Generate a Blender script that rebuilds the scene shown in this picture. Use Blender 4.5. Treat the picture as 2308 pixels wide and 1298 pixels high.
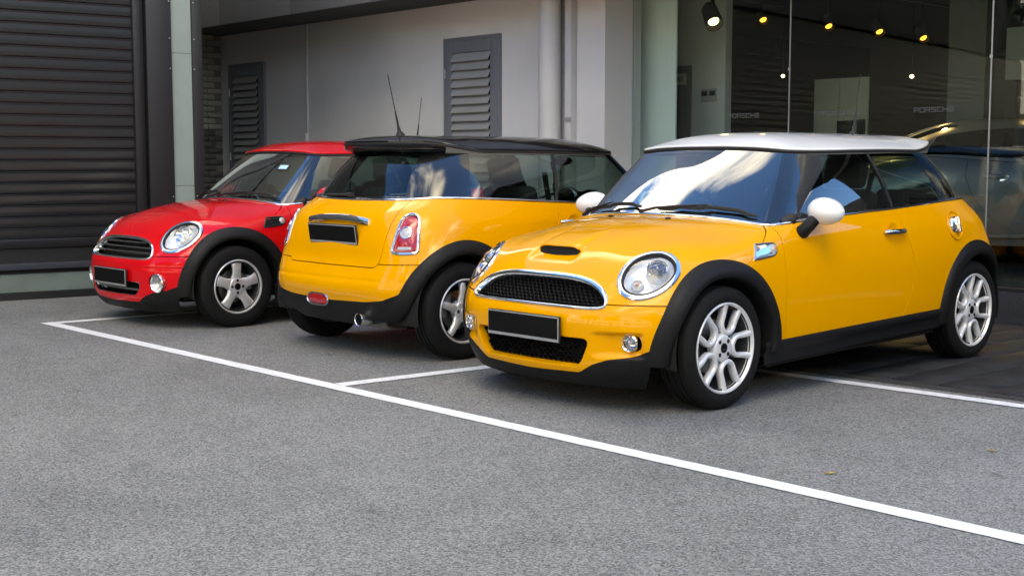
import bpy, bmesh, math, random
import numpy as np
from mathutils import Vector, Matrix, Euler
from mathutils.bvhtree import BVHTree
random.seed(7)
R = math.radians
for o in list(bpy.data.objects): bpy.data.objects.remove(o)
SC = bpy.context.scene
COL = SC.collection

# ------------------------------------------------------------------ camera
HC = 1.2275
cam = bpy.data.cameras.new('camera'); camo = bpy.data.objects.new('camera', cam)
COL.objects.link(camo); SC.camera = camo
cam.sensor_width = 36.0; cam.lens = 45.24
cam.clip_start = 0.05; cam.clip_end = 400
camo.location = (0, 0, HC)
camo.rotation_euler = (R(90 - 5.59), 0, R(47.4))

# ------------------------------------------------------------------ world: clear sky with drifting cloud
world = bpy.data.worlds.new('World'); SC.world = world; world.use_nodes = True
wn = world.node_tree.nodes; wl = world.node_tree.links; wn.clear()
SUN_ELEV, SUN_AZ = R(52), R(115)          # azimuth measured in the XY plane from +X
wout = wn.new('ShaderNodeOutputWorld'); wbg = wn.new('ShaderNodeBackground')
wbg.inputs['Strength'].default_value = 0.12
sky = wn.new('ShaderNodeTexSky'); sky.sky_type = 'NISHITA'; sky.sun_disc = False
sky.sun_elevation = SUN_ELEV; sky.sun_rotation = R(90) - SUN_AZ
sky.air_density = 1.0; sky.dust_density = 0.6; sky.ozone_density = 1.6
tc = wn.new('ShaderNodeTexCoord'); sep = wn.new('ShaderNodeSeparateXYZ')
wl.new(tc.outputs['Generated'], sep.inputs[0])
def wmath(op, a, b=None):
    n = wn.new('ShaderNodeMath'); n.operation = op
    for i, v in enumerate((a, b)):
        if v is None: continue
        if isinstance(v, (int, float)): n.inputs[i].default_value = v
        else: wl.new(v, n.inputs[i])
    return n.outputs[0]
den = wmath('ADD', wmath('MAXIMUM', sep.outputs[2], 0.0), 0.22)
cmb = wn.new('ShaderNodeCombineXYZ')
wl.new(wmath('SUBTRACT', wmath('DIVIDE', sep.outputs[0], den), .20), cmb.inputs[0]); wl.new(wmath('DIVIDE', sep.outputs[1], den), cmb.inputs[1])
cn = wn.new('ShaderNodeTexNoise'); cn.inputs['Scale'].default_value = 1.15; cn.inputs['Detail'].default_value = 7
cn.inputs['Roughness'].default_value = 0.56; cn.inputs['Distortion'].default_value = 0.35
wl.new(cmb.outputs[0], cn.inputs['Vector'])
cr = wn.new('ShaderNodeValToRGB'); cr.color_ramp.elements[0].position = 0.505; cr.color_ramp.elements[1].position = 0.67
wl.new(cn.outputs['Fac'], cr.inputs[0])
mx = wn.new('ShaderNodeMixRGB'); wl.new(cr.outputs[0], mx.inputs[0]); tn = wn.new('ShaderNodeMixRGB'); tn.blend_type = 'MULTIPLY'; tn.inputs[0].default_value = 1.0; tn.inputs[2].default_value = (.42, .78, 1.30, 1)
wl.new(sky.outputs[0], tn.inputs[1]); wl.new(tn.outputs[0], mx.inputs[1])
mx.inputs[2].default_value = (25.0, 24.3, 23.6, 1)
wl.new(mx.outputs[0], wbg.inputs[0]); wl.new(wbg.outputs[0], wout.inputs[0])

# ------------------------------------------------------------------ sun (behind the building: the forecourt lies in its shade)
sl = bpy.data.lights.new('sun', 'SUN'); so = bpy.data.objects.new('sun', sl); COL.objects.link(so)
sl.energy = 5.0; sl.angle = R(0.53); sl.color = (1.0, 0.95, 0.87)
sd = Vector((math.cos(SUN_ELEV) * math.cos(SUN_AZ), math.cos(SUN_ELEV) * math.sin(SUN_AZ), math.sin(SUN_ELEV)))
so.rotation_euler = sd.to_track_quat('Z', 'Y').to_euler(); so.location = sd * 60
SC.view_settings.view_transform = 'Standard'; SC.view_settings.look = 'None'
SC.view_settings.exposure = 2.0; SC.view_settings.gamma = 1.0; SC.view_settings.use_curve_mapping = False
SC.view_settings.use_white_balance = True; SC.view_settings.white_balance_temperature = 9500; SC.view_settings.white_balance_tint = 3

# ------------------------------------------------------------------ material helpers
MATS = {}
def mat(name, col=(.5, .5, .5), rough=.5, metal=0.0, coat=0.0, coat_rough=.03, spec=.5, emit=None, estr=0.0, coat_ior=1.5, var=0.0, vscale=8.0, bump=0.0, bscale=60.0):
    if name in MATS: return MATS[name]
    m = bpy.data.materials.new(name); m.use_nodes = True; nt = m.node_tree; b = nt.nodes['Principled BSDF']
    b.inputs['Base Color'].default_value = (*col, 1); b.inputs['Roughness'].default_value = rough
    b.inputs['Metallic'].default_value = metal; b.inputs['Coat Weight'].default_value = coat
    b.inputs['Coat Roughness'].default_value = coat_rough; b.inputs['Coat IOR'].default_value = coat_ior; b.inputs['Specular IOR Level'].default_value = spec
    if emit: b.inputs['Emission Color'].default_value = (*emit, 1); b.inputs['Emission Strength'].default_value = estr
    if var > 0 or bump > 0:
        t = nt.nodes.new('ShaderNodeTexCoord')
    if var > 0:
        n = nt.nodes.new('ShaderNodeTexNoise'); n.inputs['Scale'].default_value = vscale; n.inputs['Detail'].default_value = 6
        n.inputs['Roughness'].default_value = .62
        nt.links.new(t.outputs['Object'], n.inputs['Vector'])
        r = nt.nodes.new('ShaderNodeValToRGB')
        r.color_ramp.elements[0].position = .3; r.color_ramp.elements[1].position = .7
        r.color_ramp.elements[0].color = (*[c * (1 - var) for c in col], 1); r.color_ramp.elements[1].color = (*[min(1, c * (1 + var)) for c in col], 1)
        nt.links.new(n.outputs['Fac'], r.inputs[0]); nt.links.new(r.outputs[0], b.inputs['Base Color'])
        mr = nt.nodes.new('ShaderNodeMapRange'); mr.inputs['To Min'].default_value = max(0, rough - .08); mr.inputs['To Max'].default_value = min(1, rough + .1)
        nt.links.new(n.outputs['Fac'], mr.inputs['Value']); nt.links.new(mr.outputs[0], b.inputs['Roughness'])
    if bump > 0:
        n2 = nt.nodes.new('ShaderNodeTexNoise'); n2.inputs['Scale'].default_value = bscale; n2.inputs['Detail'].default_value = 5
        nt.links.new(t.outputs['Object'], n2.inputs['Vector'])
        bp = nt.nodes.new('ShaderNodeBump'); bp.inputs['Strength'].default_value = bump; bp.inputs['Distance'].default_value = .01
        nt.links.new(n2.outputs['Fac'], bp.inputs['Height']); nt.links.new(bp.outputs[0], b.inputs['Normal'])
    MATS[name] = m
    return m
def glass(name, tint=(.6, .75, .7), ior=1.5, gloss=(1, 1, 1), boost=1.0, rough=0.0):
    if name in MATS: return MATS[name]
    m = bpy.data.materials.new(name); m.use_nodes = True; nt = m.node_tree; nt.nodes.clear()
    o = nt.nodes.new('ShaderNodeOutputMaterial'); mixn = nt.nodes.new('ShaderNodeMixShader')
    tr = nt.nodes.new('ShaderNodeBsdfTransparent'); tr.inputs[0].default_value = (*tint, 1)
    gl = nt.nodes.new('ShaderNodeBsdfGlossy'); gl.inputs['Roughness'].default_value = rough; gl.inputs[0].default_value = (*gloss, 1)
    fr = nt.nodes.new('ShaderNodeFresnel'); fr.inputs[0].default_value = ior
    mu = nt.nodes.new('ShaderNodeMath'); mu.operation = 'MULTIPLY'; mu.inputs[1].default_value = boost; mu.use_clamp = True
    # a single sheet: feed 1/ior on the back so both faces reflect alike
    geo = nt.nodes.new('ShaderNodeNewGeometry'); mi = nt.nodes.new('ShaderNodeMapRange')
    mi.inputs['To Min'].default_value = ior; mi.inputs['To Max'].default_value = 1.0 / ior
    nt.links.new(geo.outputs['Backfacing'], mi.inputs['Value']); nt.links.new(mi.outputs[0], fr.inputs[0])
    nt.links.new(fr.outputs[0], mu.inputs[0]); nt.links.new(mu.outputs[0], mixn.inputs[0])
    nt.links.new(tr.outputs[0], mixn.inputs[1]); nt.links.new(gl.outputs[0], mixn.inputs[2]); nt.links.new(mixn.outputs[0], o.inputs[0])
    MATS[name] = m
    return m
# ------------------------------------------------------------------ mesh helpers
def link(name, me, m=None, parent=None):
    o = bpy.data.objects.new(name, me); COL.objects.link(o)
    if m is not None:
        for mm in (m if isinstance(m, (list, tuple)) else [m]): me.materials.append(mm)
    if parent is not None: o.parent = parent
    return o
def tag(o, label=None, cat=None, group=None, kind=None):
    if label: o['label'] = label
    if cat: o['category'] = cat
    if group: o['group'] = group
    if kind: o['kind'] = kind
    return o
def empty(name, loc=(0, 0, 0), rz=0.0):
    o = bpy.data.objects.new(name, None); COL.objects.link(o); o.location = loc; o.rotation_euler = (0, 0, rz); o.empty_display_size = .2
    return o
class Geo:
    """vertices, polygons and per-vertex normals as plain arrays"""
    def __init__(s, V=None, F=None, N=None):
        s.V = np.zeros((0, 3)) if V is None else np.asarray(V, float); s.F = [] if F is None else F
        s.N = None if N is None else np.asarray(N, float)
    def copy(s): return Geo(s.V.copy(), [list(f) for f in s.F], None if s.N is None else s.N.copy())
    def mirror(s):
        V = s.V * np.array([1, -1, 1]); N = None if s.N is None else s.N * np.array([1, -1, 1])
        return Geo(V, [list(f)[::-1] for f in s.F], N)
    def join(s, o):
        n = len(s.V); V = np.vstack([s.V, o.V]); N = None
        if s.N is not None and o.N is not None: N = np.vstack([s.N, o.N])
        return Geo(V, s.F + [[i + n for i in f] for f in o.F], N)
    def xf(s, M):
        M = np.array(M); V = s.V @ M[:3, :3].T + M[:3, 3]
        return Geo(V, s.F, None if s.N is None else s.N @ M[:3, :3].T)
    def mesh(s, name, smooth=True, angle=None):
        me = bpy.data.meshes.new(name); me.from_pydata(s.V.tolist(), [], [list(f) for f in s.F]); me.update()
        me.polygons.foreach_set('use_smooth', [smooth] * len(me.polygons))
        if s.N is not None:
            me.normals_split_custom_set([tuple(s.N[l.vertex_index]) for l in me.loops])
        elif angle is not None and smooth:
            bm = bmesh.new(); bm.from_mesh(me)
            for e in bm.edges:
                if len(e.link_faces) == 2: e.smooth = e.calc_face_angle(0) < R(angle)
                else: e.smooth = False
            bm.to_mesh(me); bm.free()
        return me
def put(name, g, m, parent=None, smooth=True, angle=38):
    return link(name, g.mesh(name, smooth, None if g.N is not None else angle), m, parent)
def clip(g, val, keep_pos=True):
    """keep the part of a Geo where the per-vertex scalar val >= 0"""
    val = np.asarray(val, float)
    if not keep_pos: val = -val
    pos = val >= 0; V = [None]; out = []; newV = []; newN = []; remap = -np.ones(len(g.V), int); cuts = {}
    def vid(i):
        if remap[i] < 0:
            remap[i] = len(newV); newV.append(g.V[i]); newN.append(g.N[i] if g.N is not None else (0, 0, 1))
        return int(remap[i])
    def cut(i, j):
        k = (i, j) if i < j else (j, i)
        if k not in cuts:
            t = val[k[0]] / (val[k[0]] - val[k[1]]); cuts[k] = len(newV)
            newV.append(g.V[k[0]] * (1 - t) + g.V[k[1]] * t)
            if g.N is not None:
                n = g.N[k[0]] * (1 - t) + g.N[k[1]] * t; newN.append(n / (np.linalg.norm(n) + 1e-12))
            else: newN.append((0, 0, 1))
        return cuts[k]
    for f in g.F:
        ps = [pos[i] for i in f]
        if all(ps): out.append([vid(i) for i in f]); continue
        if not any(ps): continue
        poly = []
        for a in range(len(f)):
            i, j = f[a], f[(a + 1) % len(f)]
            if pos[i]: poly.append(vid(i))
            if pos[i] != pos[j]: poly.append(cut(i, j))
        if len(poly) >= 3: out.append(poly)
    return Geo(np.array(newV).reshape(-1, 3), out, np.array(newN).reshape(-1, 3) if g.N is not None else None)
def flange(g, t=.005, bevel=.0018):
    """fold the open border of a panel inwards: a small rounded edge, then depth"""
    cnt = {}
    for f in g.F:
        for a in range(len(f)):
            i, j = f[a], f[(a + 1) % len(f)]; k = (min(i, j), max(i, j))
            cnt[k] = None if k in cnt else (i, j)
    E_ = [e for e in cnt.values() if e is not None and not (abs(g.V[e[0]][1]) < 2e-4 and abs(g.V[e[1]][1]) < 2e-4)]
    V = list(g.V); N = list(g.N); F = list(g.F); base = {}
    outd = {}
    for i, j in E_:
        d = g.V[j] - g.V[i]; n = g.N[i]; o = np.cross(d, n); l = np.linalg.norm(o)
        if l < 1e-9: continue
        o = o / l
        outd[i] = outd.get(i, 0) + o; outd[j] = outd.get(j, 0) + o
    def v2(i):
        if i not in base:
            o = outd.get(i, np.zeros(3)); o = o / (np.linalg.norm(o) + 1e-9)
            p = g.V[i] + o * bevel * .7 - g.N[i] * bevel; q = p - g.N[i] * t
            a = len(V); V.append(p); N.append(o); V.append(q); N.append(o); base[i] = a
        return base[i]
    for i, j in E_:
        if i not in outd or j not in outd: continue
        a, b = v2(i), v2(j)
        F.append([j, i, a, b]); F.append([b, a, a + 1, b + 1])
    return Geo(np.array(V), F, np.array(N))
def both(g): return g.join(g.mirror())
def box(sx, sy, sz, c=(0, 0, 0), bev=0.0, seg=2):
    bm = bmesh.new(); bmesh.ops.create_cube(bm, size=1)
    for v in bm.verts: v.co = Vector((v.co.x * sx + c[0], v.co.y * sy + c[1], v.co.z * sz + c[2]))
    if bev > 0: bmesh.ops.bevel(bm, geom=list(bm.edges), offset=bev, segments=seg, affect='EDGES', profile=.6)
    return from_bm(bm)
def from_bm(bm):
    bm.verts.ensure_lookup_table(); bm.verts.index_update()
    g = Geo([v.co[:] for v in bm.verts], [[v.index for v in f.verts] for f in bm.faces]); bm.free(); return g
def boxb(x0, x1, y0, y1, z0, z1, bev=0.0):
    return box(x1 - x0, y1 - y0, z1 - z0, ((x0 + x1) / 2, (y0 + y1) / 2, (z0 + z1) / 2), bev)
def lathe(prof, n=48, axis='y', a0=0.0, a1=2 * math.pi):
    """prof: list of (r, w); spun about the given axis"""
    full = abs(a1 - a0 - 2 * math.pi) < 1e-6; m = n if full else n + 1; V = []; F = []
    for k in range(m):
        a = a0 + (a1 - a0) * k / n
        for r, w in prof:
            if axis == 'y': V.append((r * math.cos(a), w, r * math.sin(a)))
            elif axis == 'z': V.append((r * math.cos(a), r * math.sin(a), w))
            else: V.append((w, r * math.cos(a), r * math.sin(a)))
    P = len(prof)
    for k in range(n):
        k2 = (k + 1) % m
        for i in range(P - 1):
            f = [k * P + i, k * P + i + 1, k2 * P + i + 1, k2 * P + i]
            F.append(f if axis != 'y' else f)
    return Geo(V, F)
def tube(pts, rad, n=8, cap=True, flat=1.0):
    pts = [Vector(p) for p in pts]; V = []; F = []
    rs = rad if isinstance(rad, (list, tuple)) else [rad] * len(pts)
    up = Vector((0, 0, 1))
    for i, p in enumerate(pts):
        d = (pts[min(i + 1, len(pts) - 1)] - pts[max(i - 1, 0)]).normalized()
        s = d.cross(up)
        if s.length < .05: s = d.cross(Vector((0, 1, 0)))
        s.normalize(); t = s.cross(d).normalized()
        for k in range(n):
            a = 2 * math.pi * k / n; V.append(p + s * rs[i] * math.cos(a) + t * rs[i] * flat * math.sin(a))
    for i in range(len(pts) - 1):
        for k in range(n):
            k2 = (k + 1) % n; F.append([i * n + k, i * n + k2, (i + 1) * n + k2, (i + 1) * n + k][::-1])
    if cap: F.append(list(range(n))); F.append([(len(pts) - 1) * n + k for k in range(n)][::-1])
    return Geo([v[:] for v in V], F)
def sweep(P, N, prof, closed=True):
    """run a profile [(a,b)] along points P with normals N: a lies in the surface pointing outwards, b along the normal"""
    P = np.asarray(P); N = np.asarray(N); n = len(P); V = []; F = []
    for i in range(n):
        a = P[(i + 1) % n] if closed or i < n - 1 else P[i]; b = P[i - 1] if closed or i > 0 else P[i]
        d = a - b; d = d / (np.linalg.norm(d) + 1e-12); nn = N[i] / np.linalg.norm(N[i]); o = np.cross(d, nn)
        for pa, pb in prof: V.append(P[i] + o * pa + nn * pb)
    m = len(prof)
    for i in range(n if closed else n - 1):
        j = (i + 1) % n
        for k in range(m - 1): F.append([i * m + k, i * m + k + 1, j * m + k + 1, j * m + k])
    return Geo(V, F)
def fix(g):
    bm = bmesh.new()
    vs = [bm.verts.new(v) for v in g.V]
    for f in g.F:
        try: bm.faces.new([vs[i] for i in f])
        except ValueError: pass
    bmesh.ops.remove_doubles(bm, verts=bm.verts, dist=1e-5)
    bmesh.ops.recalc_face_normals(bm, faces=bm.faces)
    return from_bm(bm)
def spline_mat(t, s):
    """natural cubic spline evaluation matrix: knots t, samples s"""
    n = len(t); h = np.diff(t); A = np.zeros((n, n)); B = np.zeros((n, n)); A[0, 0] = A[-1, -1] = 1
    for i in range(1, n - 1):
        A[i, i - 1] = h[i - 1]; A[i, i] = 2 * (h[i - 1] + h[i]); A[i, i + 1] = h[i]
        B[i, i - 1] = 6 / h[i - 1]; B[i, i] = -6 / h[i - 1] - 6 / h[i]; B[i, i + 1] = 6 / h[i]
    M2 = np.linalg.solve(A, B); W = np.zeros((len(s), n))
    for q, x in enumerate(s):
        i = min(max(np.searchsorted(t, x) - 1, 0), n - 2); a = (t[i + 1] - x) / h[i]; b = (x - t[i]) / h[i]
        W[q, i] += a; W[q, i + 1] += b
        W[q] += ((a ** 3 - a) * M2[i] + (b ** 3 - b) * M2[i + 1]) * h[i] ** 2 / 6
    return W
def surf(C, su, sv, mir=True, blur=0):
    """C[row][col] control points -> smooth half surface (normals point away from the car's middle)"""
    C = np.array(C, float); m = np.array([1, -1, 1])
    def chord(D):
        d = np.linalg.norm(np.diff(D, axis=1), axis=2).mean(axis=0); return np.concatenate([[0], np.cumsum(d)])
    e = 3
    Cx = np.concatenate([C[:, e:0:-1] * m, C, C[:, -2:-2 - e:-1] * m], axis=1) if mir else C
    tu = chord(Cx); tv = chord(np.swapaxes(Cx, 0, 1))
    lo, hi = (tu[e], tu[-1 - e]) if mir else (tu[0], tu[-1])
    ku = tu[e:len(tu) - e] if mir else tu
    U = np.concatenate([np.linspace(ku[i], ku[i + 1], su, endpoint=False) for i in range(len(ku) - 1)] + [[ku[-1]]])
    Vv = np.concatenate([np.linspace(tv[i], tv[i + 1], sv, endpoint=False) for i in range(len(tv) - 1)] + [[tv[-1]]])
    Wu = spline_mat(tu, U); Wv = spline_mat(tv, Vv)
    P = np.einsum('vr,rcx,uc->vux', Wv, Cx, Wu)
    if mir: P[:, 0, 1] = 0; P[:, -1, 1] = 0
    du = np.gradient(P, axis=1); dv = np.gradient(P, axis=0); Nn = np.cross(du, dv); Nn /= np.linalg.norm(Nn, axis=2, keepdims=True) + 1e-12
    if mir:
        for k in (0, -1): Nn[:, k, 1] = 0
        Nn /= np.linalg.norm(Nn, axis=2, keepdims=True) + 1e-12
    nv, nu = P.shape[:2]; idx = np.arange(nv * nu).reshape(nv, nu)
    F = np.stack([idx[:-1, :-1], idx[:-1, 1:], idx[1:, 1:], idx[1:, :-1]], -1).reshape(-1, 4).tolist()
    g = Geo(P.reshape(-1, 3), F, Nn.reshape(-1, 3)); g.shape = (nv, nu)
    # orientation: at the widest vertex the normal must point to +y
    k = int(np.argmax(g.V[:, 1]))
    if g.N[k, 1] < 0: g.N = -g.N; sh = g.shape; g.F = [f[::-1] for f in g.F]; g.shape = sh
    return g
def bvh(g): return BVHTree.FromPolygons([tuple(v) for v in g.V], [tuple(f) for f in g.F])
def shoot(T, o, d):
    h = T.ray_cast(Vector(o), Vector(d).normalized())
    if h[0] is None: return None
    n = h[1]
    if n.dot(Vector(d)) > 0: n = -n
    return np.array(h[0]), np.array(n)
def sstep(a, b, x):
    t = np.clip((np.asarray(x, float) - a) / (b - a), 0, 1); return t * t * (3 - 2 * t)
# ------------------------------------------------------------------ materials
M_YEL = mat('paint_yellow', (.88, .372, .005), .42, coat=1.0, coat_rough=.012, spec=.03, coat_ior=1.40)
M_RED = mat('paint_red', (.70, .003, .010), .42, coat=1.0, coat_rough=.012, spec=.03, coat_ior=1.40)
M_WHT = mat('paint_white', (.88, .88, .88), .35, coat=1.0, coat_rough=.02, spec=.4)
M_BLK = mat('paint_black', (.004, .004, .005), .3, coat=1.0, coat_rough=.012, spec=.05, coat_ior=1.42)
M_PLA = mat('black_plastic', (.0085, .0085, .009), .50, spec=.24, var=.25, vscale=40, bump=.05, bscale=900)
M_RUB = mat('rubber', (.012, .012, .013), .62)
M_TYR = mat('tyre_rubber', (.0075, .0075, .008), .8, spec=.25, var=.3, vscale=25, bump=.12, bscale=300)
M_CHR = mat('chrome', (.86, .87, .88), .045, metal=1.0)
M_DCH = mat('dark_chrome', (.46, .46, .47), .14, metal=1.0)
M_SIL = mat('alloy_silver', (.80, .81, .83), .30, metal=.30, coat=.5, coat_rough=.1)
M_GRA = mat('alloy_grey', (.66, .66, .67), .28, metal=.45, coat=.4, coat_rough=.1)
M_BAR = mat('wheel_barrel', (.09, .09, .095), .4, metal=.5)
M_DSK = mat('brake_disc', (.33, .33, .33), .35, metal=1.0)
M_CAL = mat('brake_caliper', (.30, .30, .29), .55, metal=.5)
M_VOID = mat('dark_void', (.004, .004, .004), .9)
M_TRIM = mat('interior_trim', (.012, .012, .013), .7, bump=.05, bscale=300)
M_SEAT = mat('seat_fabric', (.022, .022, .024), .85, var=.2, vscale=60, bump=.2, bscale=500)
M_GLS = glass('car_glass', (.56, .68, .63), 1.52, boost=1.25)
M_WSC = glass('windscreen_glass', (.44, .54, .50), 1.52, boost=3.0)
M_SGL = glass('side_glass', (.50, .61, .57), 1.52, boost=2.2)
M_LENS = glass('lamp_lens', (.97, .97, .97), 1.45)
M_REDL = mat('tail_lens_red', (.42, .004, .010), .12, coat=1.0)
M_CLR = mat('clear_lens', (.46, .46, .48), .12, coat=1.0)
M_BLU = mat('projector_lens', (.05, .07, .14), .03, coat=1.0)
M_AMB = mat('amber_bulb', (.75, .28, .12), .25, coat=.6)
M_PLT = mat('plate_black', (.003, .003, .0032), .6, spec=.15)
M_PLF = mat('plate_frame', (.42, .43, .44), .35, metal=.4)
M_BPG = mat('pillar_gloss_black', (.007, .007, .008), .12, coat=1.0, coat_rough=.01)

# ------------------------------------------------------------------ the hatchback body: feature lines, bottom to belt, front centre round to rear centre
BODY = np.array([
 # u0 front centre
 [(1.775,0,.125),(1.832,0,.205),(1.848,0,.33),(1.852,0,.455),(1.812,0,.535),(1.722,0,.665),(1.61,0,.778),(1.32,0,.882),(.885,0,.934)],
 [(1.760,.26,.125),(1.818,.26,.205),(1.835,.26,.33),(1.840,.26,.455),(1.803,.26,.535),(1.715,.26,.660),(1.60,.26,.775),(1.31,.25,.878),(.873,.24,.931)],
 [(1.715,.45,.125),(1.775,.46,.205),(1.795,.47,.33),(1.802,.47,.450),(1.770,.47,.536),(1.688,.445,.655),(1.565,.43,.768),(1.255,.41,.867),(.842,.41,.921)],
 [(1.620,.615,.125),(1.675,.63,.21),(1.700,.64,.33),(1.706,.64,.447),(1.680,.635,.540),(1.605,.605,.668),(1.475,.575,.783),(1.165,.545,.852),(.808,.55,.908)],
 [(1.500,.73,.14),(1.545,.748,.22),(1.572,.760,.33),(1.580,.762,.445),(1.560,.757,.545),(1.480,.727,.668),(1.325,.685,.775),(1.065,.648,.836),(.780,.637,.897)],
 [(1.275,.785,.15),(1.295,.80,.23),(1.310,.808,.34),(1.310,.810,.45),(1.300,.806,.560),(1.240,.790,.680),(1.130,.752,.772),(.965,.712,.833),(.752,.688,.893)],
 [(.920,.790,.16),(.920,.805,.255),(.920,.812,.355),(.920,.813,.460),(.915,.810,.575),(.890,.800,.690),(.840,.781,.780),(.770,.759,.840),(.655,.729,.902)],
 [(.300,.775,.17),(.300,.798,.265),(.300,.810,.370),(.300,.814,.475),(.300,.814,.585),(.300,.808,.695),(.300,.795,.785),(.300,.778,.855),(.300,.746,.928)],
 [(-.350,.775,.18),(-.350,.798,.275),(-.350,.811,.380),(-.350,.816,.485),(-.350,.817,.595),(-.350,.812,.700),(-.350,.799,.795),(-.350,.780,.870),(-.350,.746,.957)],
 [(-.850,.775,.19),(-.850,.800,.285),(-.850,.814,.385),(-.850,.820,.485),(-.850,.822,.595),(-.850,.818,.700),(-.850,.803,.800),(-.850,.781,.880),(-.850,.737,.983)],
 [(-1.220,.770,.20),(-1.22,.795,.290),(-1.22,.808,.385),(-1.22,.815,.485),(-1.22,.817,.595),(-1.22,.810,.700),(-1.22,.792,.800),(-1.21,.762,.890),(-1.18,.704,.998)],
 [(-1.460,.735,.205),(-1.495,.762,.295),(-1.515,.775,.385),(-1.520,.780,.480),(-1.510,.777,.590),(-1.490,.762,.700),(-1.465,.738,.800),(-1.430,.700,.893),(-1.345,.625,.998)],
 [(-1.570,.615,.21),(-1.620,.645,.295),(-1.648,.660,.380),(-1.655,.664,.475),(-1.632,.655,.590),(-1.605,.640,.700),(-1.575,.620,.800),(-1.535,.586,.895),(-1.430,.515,.990)],
 [(-1.650,.35,.21),(-1.695,.36,.295),(-1.722,.365,.380),(-1.728,.368,.472),(-1.680,.365,.590),(-1.655,.358,.700),(-1.631,.348,.800),(-1.588,.330,.893),(-1.490,.275,.984)],
 [(-1.670,0,.21),(-1.715,0,.295),(-1.742,0,.380),(-1.748,0,.472),(-1.694,0,.590),(-1.669,0,.700),(-1.645,0,.800),(-1.601,0,.892),(-1.508,0,.981)],
]).swapaxes(0, 1)
HOUSE = np.array([   # glasshouse: belt, middle, roof rail
 [(.868,0,.937),(.652,0,1.140),(.430,0,1.320)],
 [(.856,.235,.934),(.640,.232,1.136),(.421,.225,1.318)],
 [(.825,.400,.924),(.610,.390,1.127),(.398,.370,1.312)],
 [(.792,.538,.911),(.580,.516,1.112),(.375,.470,1.304)],
 [(.768,.612,.901),(.556,.578,1.104),(.352,.515,1.299)],
 [(.725,.670,.899),(.505,.622,1.102),(.300,.545,1.296)],
 [(.640,.712,.906),(.400,.652,1.103),(.190,.566,1.295)],
 [(.300,.731,.932),(.140,.672,1.118),(.000,.585,1.298)],
 [(-.350,.731,.960),(-.350,.675,1.134),(-.350,.588,1.304)],
 [(-.850,.721,.986),(-.800,.663,1.150),(-.750,.570,1.306)],
 [(-1.180,.684,1.001),(-1.095,.625,1.155),(-1.010,.525,1.304)],
 [(-1.330,.606,1.001),(-1.235,.545,1.155),(-1.135,.448,1.302)],
 [(-1.415,.496,.993),(-1.325,.440,1.151),(-1.215,.350,1.300)],
 [(-1.475,.262,.988),(-1.385,.235,1.147),(-1.275,.195,1.300)],
 [(-1.493,0,.985),(-1.402,0,1.146),(-1.290,0,1.300)],
]).swapaxes(0, 1)
XF, XR, WZ = 1.2335, -1.2335, .304
RAO = .437        # outer radius of the wheel-arch moulding
def lerp_tab(x, xs, ys): return np.interp(x, xs, ys)
def z_black(P):
    x, y, z = P.T; y = abs(y)
    f = lerp_tab(y, [0, .34, .42, .50, .60, .69, .78], [.184, .194, .240, .270, .288, .325, .36])
    s = .322 - .0254 * x
    r = lerp_tab(y, [0, .40, .55, .65, .72, .80], [.352, .362, .378, .415, .455, .47])
    return np.where(x > 1.1, f, np.where(x < -1.1, r, s))
def z_shut(P): return np.where(P[:, 0] > 0, .5395 + 0 * P[:, 0], lerp_tab(abs(P[:, 1]), [0, .8], [.592, .606]))
def s1(P):   # hood / scuttle panel seam
    return P[:, 0] - (.765 + (.897 - P[:, 2]) * 1.6)
def d1(P): return P[:, 0] - .752
def d2(P): return P[:, 0] - lerp_tab(P[:, 2], [.30, .353, .5, .62, .725, .83, .90, .96], [-.37, -.40, -.47, -.487, -.465, -.42, -.385, -.36])
def hatch(P):    # >0 on the tailgate
    y, z = abs(P[:, 1]), P[:, 2]
    w = lerp_tab(z, [.56, .63, .76, .89, 1.0], [.505, .498, .512, .528, .520])
    a = w - y; b = z - .577; r = .07; dx = r - a; dy = r - b
    corner = np.where((dx > 0) & (dy > 0), r - np.hypot(dx, dy), np.minimum(a, b))
    return corner
def arch(P, r=RAO - .012):
    a = np.hypot(P[:, 0] - XF, (P[:, 2] - WZ) * .985) - r; b = np.hypot(P[:, 0] - XR, (P[:, 2] - WZ) * .985) - r
    return np.minimum(a, b)
GRI = dict(hw=.482, zb=.512, zt=.668)
def gr_shape(y, z, grow=0.0):
    """>0 inside the D-shaped radiator opening"""
    hw, zb, zt = GRI['hw'] + grow, GRI['zb'] - grow, GRI['zt'] + grow; zc = .531
    y = abs(y)
    up = 1 - np.power(np.clip(y / hw, 0, 3), 3.4) - np.power(np.clip((z - zc) / (zt - zc), 0, 3), 2.0)
    lo = 1 - np.power(np.clip(y / hw, 0, 3), 12) - np.power(np.clip((zc - z) / (zc - zb), 0, 3), 2.2)
    return np.where(z > zc, up, lo)
def gr_ring(n=120):
    hw, zb, zt, zc = GRI['hw'], GRI['zb'], GRI['zt'], .531; out = []
    for k in range(n):
        a = 2 * math.pi * k / n; c, s = math.cos(a), math.sin(a)
        if s >= 0: out.append((hw * math.copysign(abs(c) ** (2 / 3.4), c), zc + (zt - zc) * abs(s) ** (2 / 2.0)))
        else: out.append((hw * math.copysign(abs(c) ** (2 / 12), c), zc - (zc - zb) * abs(s) ** (2 / 2.2)))
    return out
def resample(pts, n, closed=True):
    P = np.array(pts, float)
    if closed: P = np.vstack([P, P[:1]])
    d = np.concatenate([[0], np.cumsum(np.linalg.norm(np.diff(P, axis=0), axis=1))]); t = np.linspace(0, d[-1], n, endpoint=not closed)
    return np.stack([np.interp(t, d, P[:, i]) for i in range(P.shape[1])], 1)
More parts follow.
